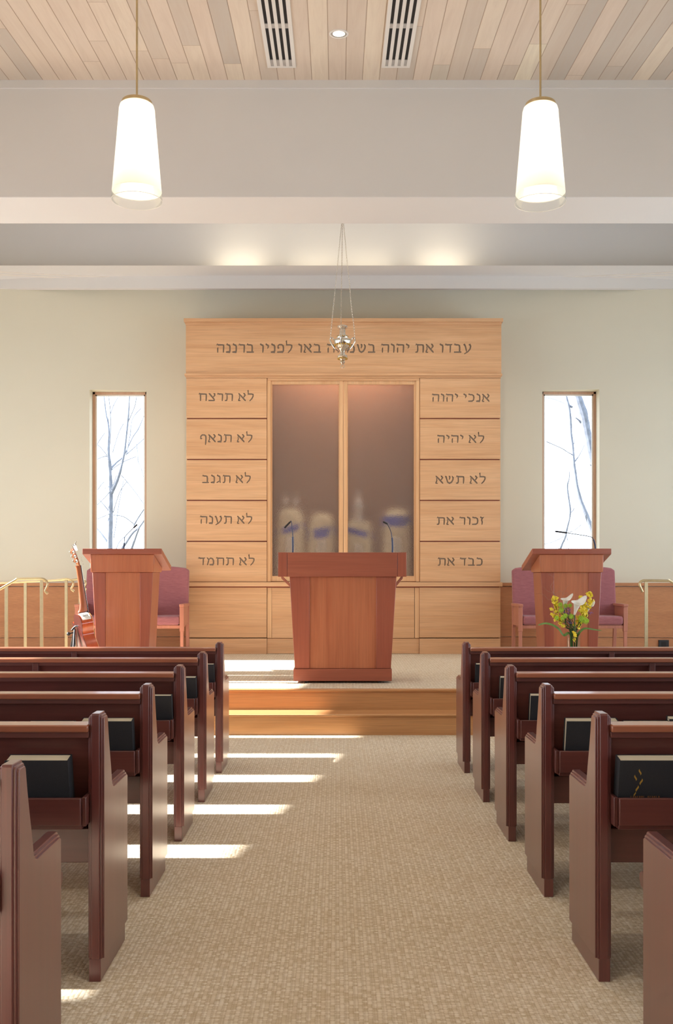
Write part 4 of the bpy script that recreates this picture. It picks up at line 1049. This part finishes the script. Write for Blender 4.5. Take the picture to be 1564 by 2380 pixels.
spray([fp(880, 700), fp(980, 540), fp(1030, 420), fp(1035, 285)], 52, 0.02, 'tallest yellow orchid spray at the right of the bouquet')
spray([fp(830, 800), fp(880, 720), fp(930, 660), fp(960, 560, -.04)], 34, 0.026, 'low yellow orchid spray on the right of the bouquet')
spray([fp(800, 950, -.06), fp(810, 880, -.065), fp(800, 840, -.065)], 8, 0.008, 'few yellow orchid blossoms in front of the vase rim')
def lily(path, head, aim, label, s=1.0):
    root = thing('calla_lily', tuple(VB), label, 'flower', 'white calla lilies in the vase')
    ps = smooth_path([in_vase(), at_rim()] + path + [head], 6)
    MB().tube(ps, 0.0055, 8).build('stem', M['stem'], root)
    q = Vector(aim).normalized().to_track_quat('Z', 'Y').to_matrix().to_4x4()
    m = Matrix.Translation(head) @ q; N = 20; rings = []
    for j in range(9):
        t = j / 8; r = (0.006 + 0.030 * t ** 1.5) * s
        ring = []
        for k in range(N):
            a = 2 * math.pi * k / N; tip = max(0, math.cos(a)) ** 4
            rr = r * (1 + (0.55 * tip + 0.25) * max(0, t - 0.75) * 4)
            ring.append((rr * math.cos(a), rr * math.sin(a), (0.115 * t + 0.035 * tip * t ** 3 - 0.02 * max(0, t - .8) * 5 * (1 - tip)) * s))
        rings.append(ring)
    sp = MB(m); sp.loft(rings, True, False); so_ = sp.build('spathe', M['lily'], root)
    sm = so_.modifiers.new('thick', 'SOLIDIFY'); sm.thickness = 0.0015
    MB(m).tube([(0, 0, 0.02), (0, 0, 0.085)], [0.005, 0.003], 8).build('spadix', M['yellow'], root)
lily([fp(700, 760), fp(680, 600)], fp(672, 520), (0.05, -0.25, 1), 'white calla lily standing upright left of the bouquet middle', 1.05)
lily([fp(815, 900, -.05), fp(815, 700, -.06)], fp(812, 595, -.06), (0.16, -0.35, 1), 'white calla lily in front, tip curling to the right', 1.3)
lily([fp(850, 800), fp(970, 620)], fp(990, 560, .03), (0.25, -0.3, 1), 'white calla lily mostly hidden among the right yellow sprays', 0.8)
def mum(at, s, label):
    root = thing('green_chrysanthemum', tuple(VB), label, 'flower', 'lime green chrysanthemums in the vase')
    h = at + Vector((0, 0.02, -0.012))
    MB().tube(smooth_path([in_vase(), at_rim(), h], 6), 0.0028, 6).build('stem', M['stem'], root)
    b = MB(); r_ = random.Random(int(at.x * 9999))
    for ring, (n, rr, tl) in enumerate(((14, 0.026, 0.1), (12, 0.021, 0.5), (9, 0.014, 0.95), (5, 0.008, 1.3))):
        for k in range(n):
            a = 2 * math.pi * (k + 0.5 * ring) / n
            d = Vector((math.cos(a) * math.cos(tl), -math.sin(tl), math.sin(a) * math.cos(tl))) * rr * s * r_.uniform(.9, 1.1)
            b.tube([at, at + d * 0.55 + Vector((0, -0.002, 0.002)), at + d], [0.001, 0.0042 * s, 0.002 * s], 5)
    b.build('petals', M['lime'], root)
for zx, zy, s, lab in ((615, 455, .95, 'lime chrysanthemum highest on the left, beside the upright lily'), (625, 530, 1.1, 'lime chrysanthemum left of the purple flowers'), (690, 470, .9, 'lime chrysanthemum just below the upright white lily'), (750, 465, .8, 'lime chrysanthemum between the two white lilies'), (680, 610, 1.1, 'lime chrysanthemum below the purple flowers, at the middle'), (645, 645, .9, 'lime chrysanthemum lowest on the left of the middle'), (560, 640, .9, 'lime chrysanthemum among the lower left yellow blossoms'), (770, 620, 1.1, 'lime chrysanthemum just left of the front lily stem'), (910, 655, 1.35, 'large lime chrysanthemum in the right of the bouquet'), (970, 680, 1.25, 'large lime chrysanthemum farthest to the right')):
    mum(fp(zx, zy, -0.045), s, lab)
def statice(at, label):
    root = thing('purple_statice', tuple(VB), label, 'flower', 'small purple flowers in the vase')
    MB().tube(smooth_path([in_vase(), at_rim(), at], 6), 0.002, 6).build('stem', M['stem'], root)
    b = MB()
    for k in range(12):
        p = at + Vector((rf.gauss(0, .010), rf.gauss(0, .008), rf.gauss(0, .009))); b.ball(p, rf.uniform(.0035, .006), 6, 4, (1, 1, .7))
    b.build('florets', M['purple'], root)
for zx, zy, lab in ((695, 495, 'purple flower tuft highest, under the upright lily'), (735, 535, 'purple flower tuft left of the front lily'), (725, 582, 'purple flower tuft in the bouquet middle'), (672, 560, 'purple flower tuft beside the left lime chrysanthemum'), (790, 625, 'purple flower tuft right beside the front lily stem'), (758, 695, 'purple flower tuft lowest, over the green stems'), (1022, 565, 'purple flower tuft at the right edge of the bouquet')):
    statice(fp(zx, zy, -0.03), lab)
def twig(path, label, r=0.0022):
    root = MB(); ps = smooth_path([in_vase(), at_rim()] + path, 6); n = len(ps)
    root.tube(ps, [r * (1 - 0.6 * i / (n - 1)) for i in range(n)], 6)
    tag(root.build('willow_twig', M['twig'], origin=tuple(VB)), label, 'twig', 'curly twigs in the vase')
twig([fp(640, 600), fp(560, 370), fp(520, 300), fp(480, 220), fp(485, 180), fp(520, 130), fp(520, 75), fp(480, 40), fp(445, 35)], 'curly twig reaching highest above the bouquet')
twig([fp(640, 620, .02), fp(540, 320, .02), fp(500, 290, .02), fp(430, 260, .02), fp(380, 200, .02)], 'curly twig hooking out to the upper left')
twig([fp(620, 640, .03), fp(500, 405, .03), fp(440, 380, .03), fp(390, 320, .03), fp(330, 300, .03), fp(270, 305, .03)], 'curly twig reaching farthest left across the lectern edge')
twig([fp(690, 600, .03), fp(630, 380, .03), fp(650, 310, .03), fp(690, 220, .03), fp(738, 172, .03)], 'curly twig rising above the middle of the bouquet')
twig([fp(660, 600, .04), fp(600, 390, .04), fp(560, 300, .04), fp(620, 265, .04), fp(660, 310, .04), fp(710, 285, .04), fp(730, 340, .04)], 'thin curly twig looping over the lilies')
twig([fp(640, 500, .05), fp(560, 350, .05), fp(510, 275, .05), fp(540, 250, .05), fp(535, 222, .05)], 'short curled twig beside the highest twig', 0.0017)
def leaf(path, w_, label):
    ps = smooth_path(path, 6); n = len(ps); b = MB(); rings = []
    for i, p in enumerate(ps):
        t = i / (n - 1); k = w_ * (0.25 + 0.75 * math.sin(math.pi * min(1, t * 0.9 + 0.08)) ** 0.8) * (1 if t < 0.95 else 0.35)
        d = (ps[min(i + 1, n - 1)] - ps[max(i - 1, 0)]).normalized(); sd_ = Vector((0, 1, 0)); up = d.cross(sd_).normalized()
        if up.z < 0: up = -up
        side = (sd_ * 0.82 + up * 0.55).normalized()
        rings.append([p - side * k, p - up * k * 0.18, p + side * k, p - up * (k * 0.18 + 0.0015)])
    b.loft(rings)
    tag(b.build('long_leaf', M['leaf'], origin=tuple(VB), sharp=60), label, 'leaf', 'long arching leaves in the vase')
leaf([VB + Vector((-.02, 0, 0)), Vector((vx - .035, FY - .02, .82)), fp(660, 880, -.03), fp(590, 790, -.05), fp(500, 735, -.08), fp(400, 715, -.1), fp(295, 742, -.12)], 0.02, 'long green leaf arching out to the left of the vase')
leaf([VB + Vector((.02, 0, 0)), Vector((vx + .03, FY - .02, .82)), fp(850, 890, -.03), fp(890, 830, -.05), fp(960, 785, -.08), fp(1080, 800, -.1), fp(1200, 818, -.12)], 0.016, 'long green leaf arching out to the right of the vase')

# ================================================================== TREES OUTSIDE
def tree(ox, oy, Y, branches, label, trunk):
    root = thing('bare_tree', (pt(ox + trunk[0][0] / 5.95, 1300, Y).x, Y, -0.2), label, 'tree')
    for bi, br in enumerate(branches):
        r2 = random.Random(bi); dy = r2.uniform(-.5, .5) if bi else 0
        ps, rs = [], []
        for i, (zx, zy, wv) in enumerate(br):
            f = i / max(1, len(br) - 1)
            p = pt(ox + zx / 5.95, oy + zy / 5.95, Y + dy * f)
            ps.append(p); rs.append(max(0.008, wv * 1.18 / 5.95 / 2 * Y / FPX))
        if bi == 0:
            b0 = ps[0].copy(); ps.insert(0, Vector((b0.x, b0.y, -0.22))); rs.insert(0, rs[0] * 1.25)
        sm = smooth_path(ps, 4); n = len(sm)
        rr = [rs[min(len(rs) - 1, int(i / 4))] + (rs[min(len(rs) - 1, int(i / 4) + 1)] - rs[min(len(rs) - 1, int(i / 4))]) * ((i % 4) / 4) for i in range(n)]
        rr = [q * r2.uniform(.93, 1.07) for q in rr]
        MB().tube(sm, rr, 10).build('trunk' if bi == 0 else 'branch', M['bark'], root)
LT = [
 [(330, 2290, 62), (335, 2000, 60), (340, 1750, 56), (340, 1500, 56), (332, 1250, 40), (328, 1100, 38), (312, 980, 32), (318, 700, 22), (300, 520, 24), (280, 450, 18), (250, 200, 12), (235, 0, 9)],
 [(345, 1530, 50), (400, 1420, 42), (455, 1280, 36), (490, 1150, 28), (530, 960, 26), (560, 700, 22), (585, 450, 22), (600, 200, 14), (605, 0, 10)],
 [(340, 1190, 30), (420, 1100, 20), (520, 1010, 18), (640, 760, 12), (720, 640, 14), (790, 480, 8), (860, 300, 5)],
 [(318, 960, 14), (340, 620, 13), (335, 400, 9), (315, 200, 6), (300, 50, 4)],
 [(570, 560, 15), (630, 430, 9), (680, 300, 8), (700, 150, 7)],
 [(545, 1000, 11), (660, 900, 9), (780, 790, 6), (860, 720, 5)],
 [(320, 2240, 36), (230, 2120, 32), (150, 2020, 26), (60, 1900, 18)],
 [(500, 2290, 30), (560, 2200, 30), (640, 2080, 28), (740, 1990, 22), (830, 1860, 18)],
 [(630, 2300, 26), (700, 2090, 24), (735, 2000, 20)],
 [(660, 1975, 16), (720, 1870, 14), (800, 1750, 12)],
 [(330, 1790, 18), (240, 1680, 10), (170, 1600, 7)],
 [(310, 1010, 18), (240, 1020, 10), (150, 1060, 9), (100, 1110, 6)],
 [(290, 1000, 10), (200, 890, 7), (160, 840, 5), (260, 690, 4)],
 [(490, 1280, 6), (560, 1360, 5), (680, 1510, 5), (795, 1670, 5)],
 [(375, 1790, 8), (420, 1640, 6), (480, 1480, 5), (560, 1370, 4)],
 [(380, 2150, 7), (415, 1950, 6), (450, 1700, 4), (520, 1340, 3)],
 [(150, 1320, 5), (215, 1400, 8), (265, 1455, 5)],
 [(160, 1480, 5), (215, 1400, 6), (250, 1370, 3)],
 [(150, 1690, 4), (330, 1500, 4), (420, 1280, 3)],
 [(370, 960, 6), (400, 850, 5), (460, 670, 4), (520, 560, 3)],
 [(560, 990, 6), (610, 720, 6), (640, 500, 4), (760, 350, 4)],
 [(700, 850, 7), (712, 960, 6), (720, 1080, 8), (760, 1180, 5), (795, 1300, 4)],
 [(380, 1830, 3), (520, 1850, 4), (660, 1950, 4)],
 [(350, 1210, 6), (420, 1150, 5), (540, 1080, 4), (690, 1020, 4)],
 [(340, 420, 6), (380, 310, 4), (440, 200, 3)],
 [(160, 1880, 6), (280, 1830, 5), (335, 1800, 4)],
 [(420, 2290, 5), (460, 2200, 5), (530, 2130, 4)],
]
tree(200, 890, 19.0, LT, 'bare forked tree with thin branches outside the left window', [(330, 0)])
RT = [
 [(880, 2290, 76), (800, 2150, 70), (740, 2010, 62), (680, 1850, 54), (600, 1650, 46), (545, 1450, 40), (515, 1250, 37), (495, 1100, 37), (480, 900, 36), (455, 700, 38), (448, 520, 35), (430, 340, 32), (395, 200, 30), (370, 0, 26)],
 [(840, 1500, 110), (800, 1200, 105), (740, 980, 98), (705, 800, 92), (665, 600, 92), (635, 440, 100), (575, 250, 92), (530, 100, 86), (500, 0, 80)],
 [(470, 335, 28), (400, 290, 30), (300, 245, 26), (200, 215, 18), (100, 200, 12)],
 [(290, 2330, 42), (330, 2230, 34), (375, 2130, 30), (405, 1990, 28), (435, 1880, 20), (445, 1760, 28), (425, 1600, 24), (405, 1430, 24), (432, 1320, 12), (440, 1220, 6)],
 [(470, 990, 12), (400, 950, 9), (340, 910, 7), (230, 860, 5), (115, 810, 4)],
 [(500, 1100, 18), (560, 1020, 12), (610, 930, 8), (640, 860, 5)],
 [(375, 2110, 9), (290, 2160, 7), (200, 2200, 6), (90, 2230, 5)],
 [(395, 2110, 6), (415, 2200, 6), (425, 2300, 6)],
 [(420, 2070, 5), (500, 2040, 5), (600, 1960, 4)],
 [(600, 550, 34), (560, 510, 18), (520, 480, 12)],
 [(480, 900, 10), (498, 830, 6), (510, 780, 3)],
 [(440, 1800, 14), (480, 1770, 12), (500, 1730, 5)],
]
tree(1250, 890, 18.5, RT, 'bare tree with thick leaning trunks outside the right window', [(700, 0)])
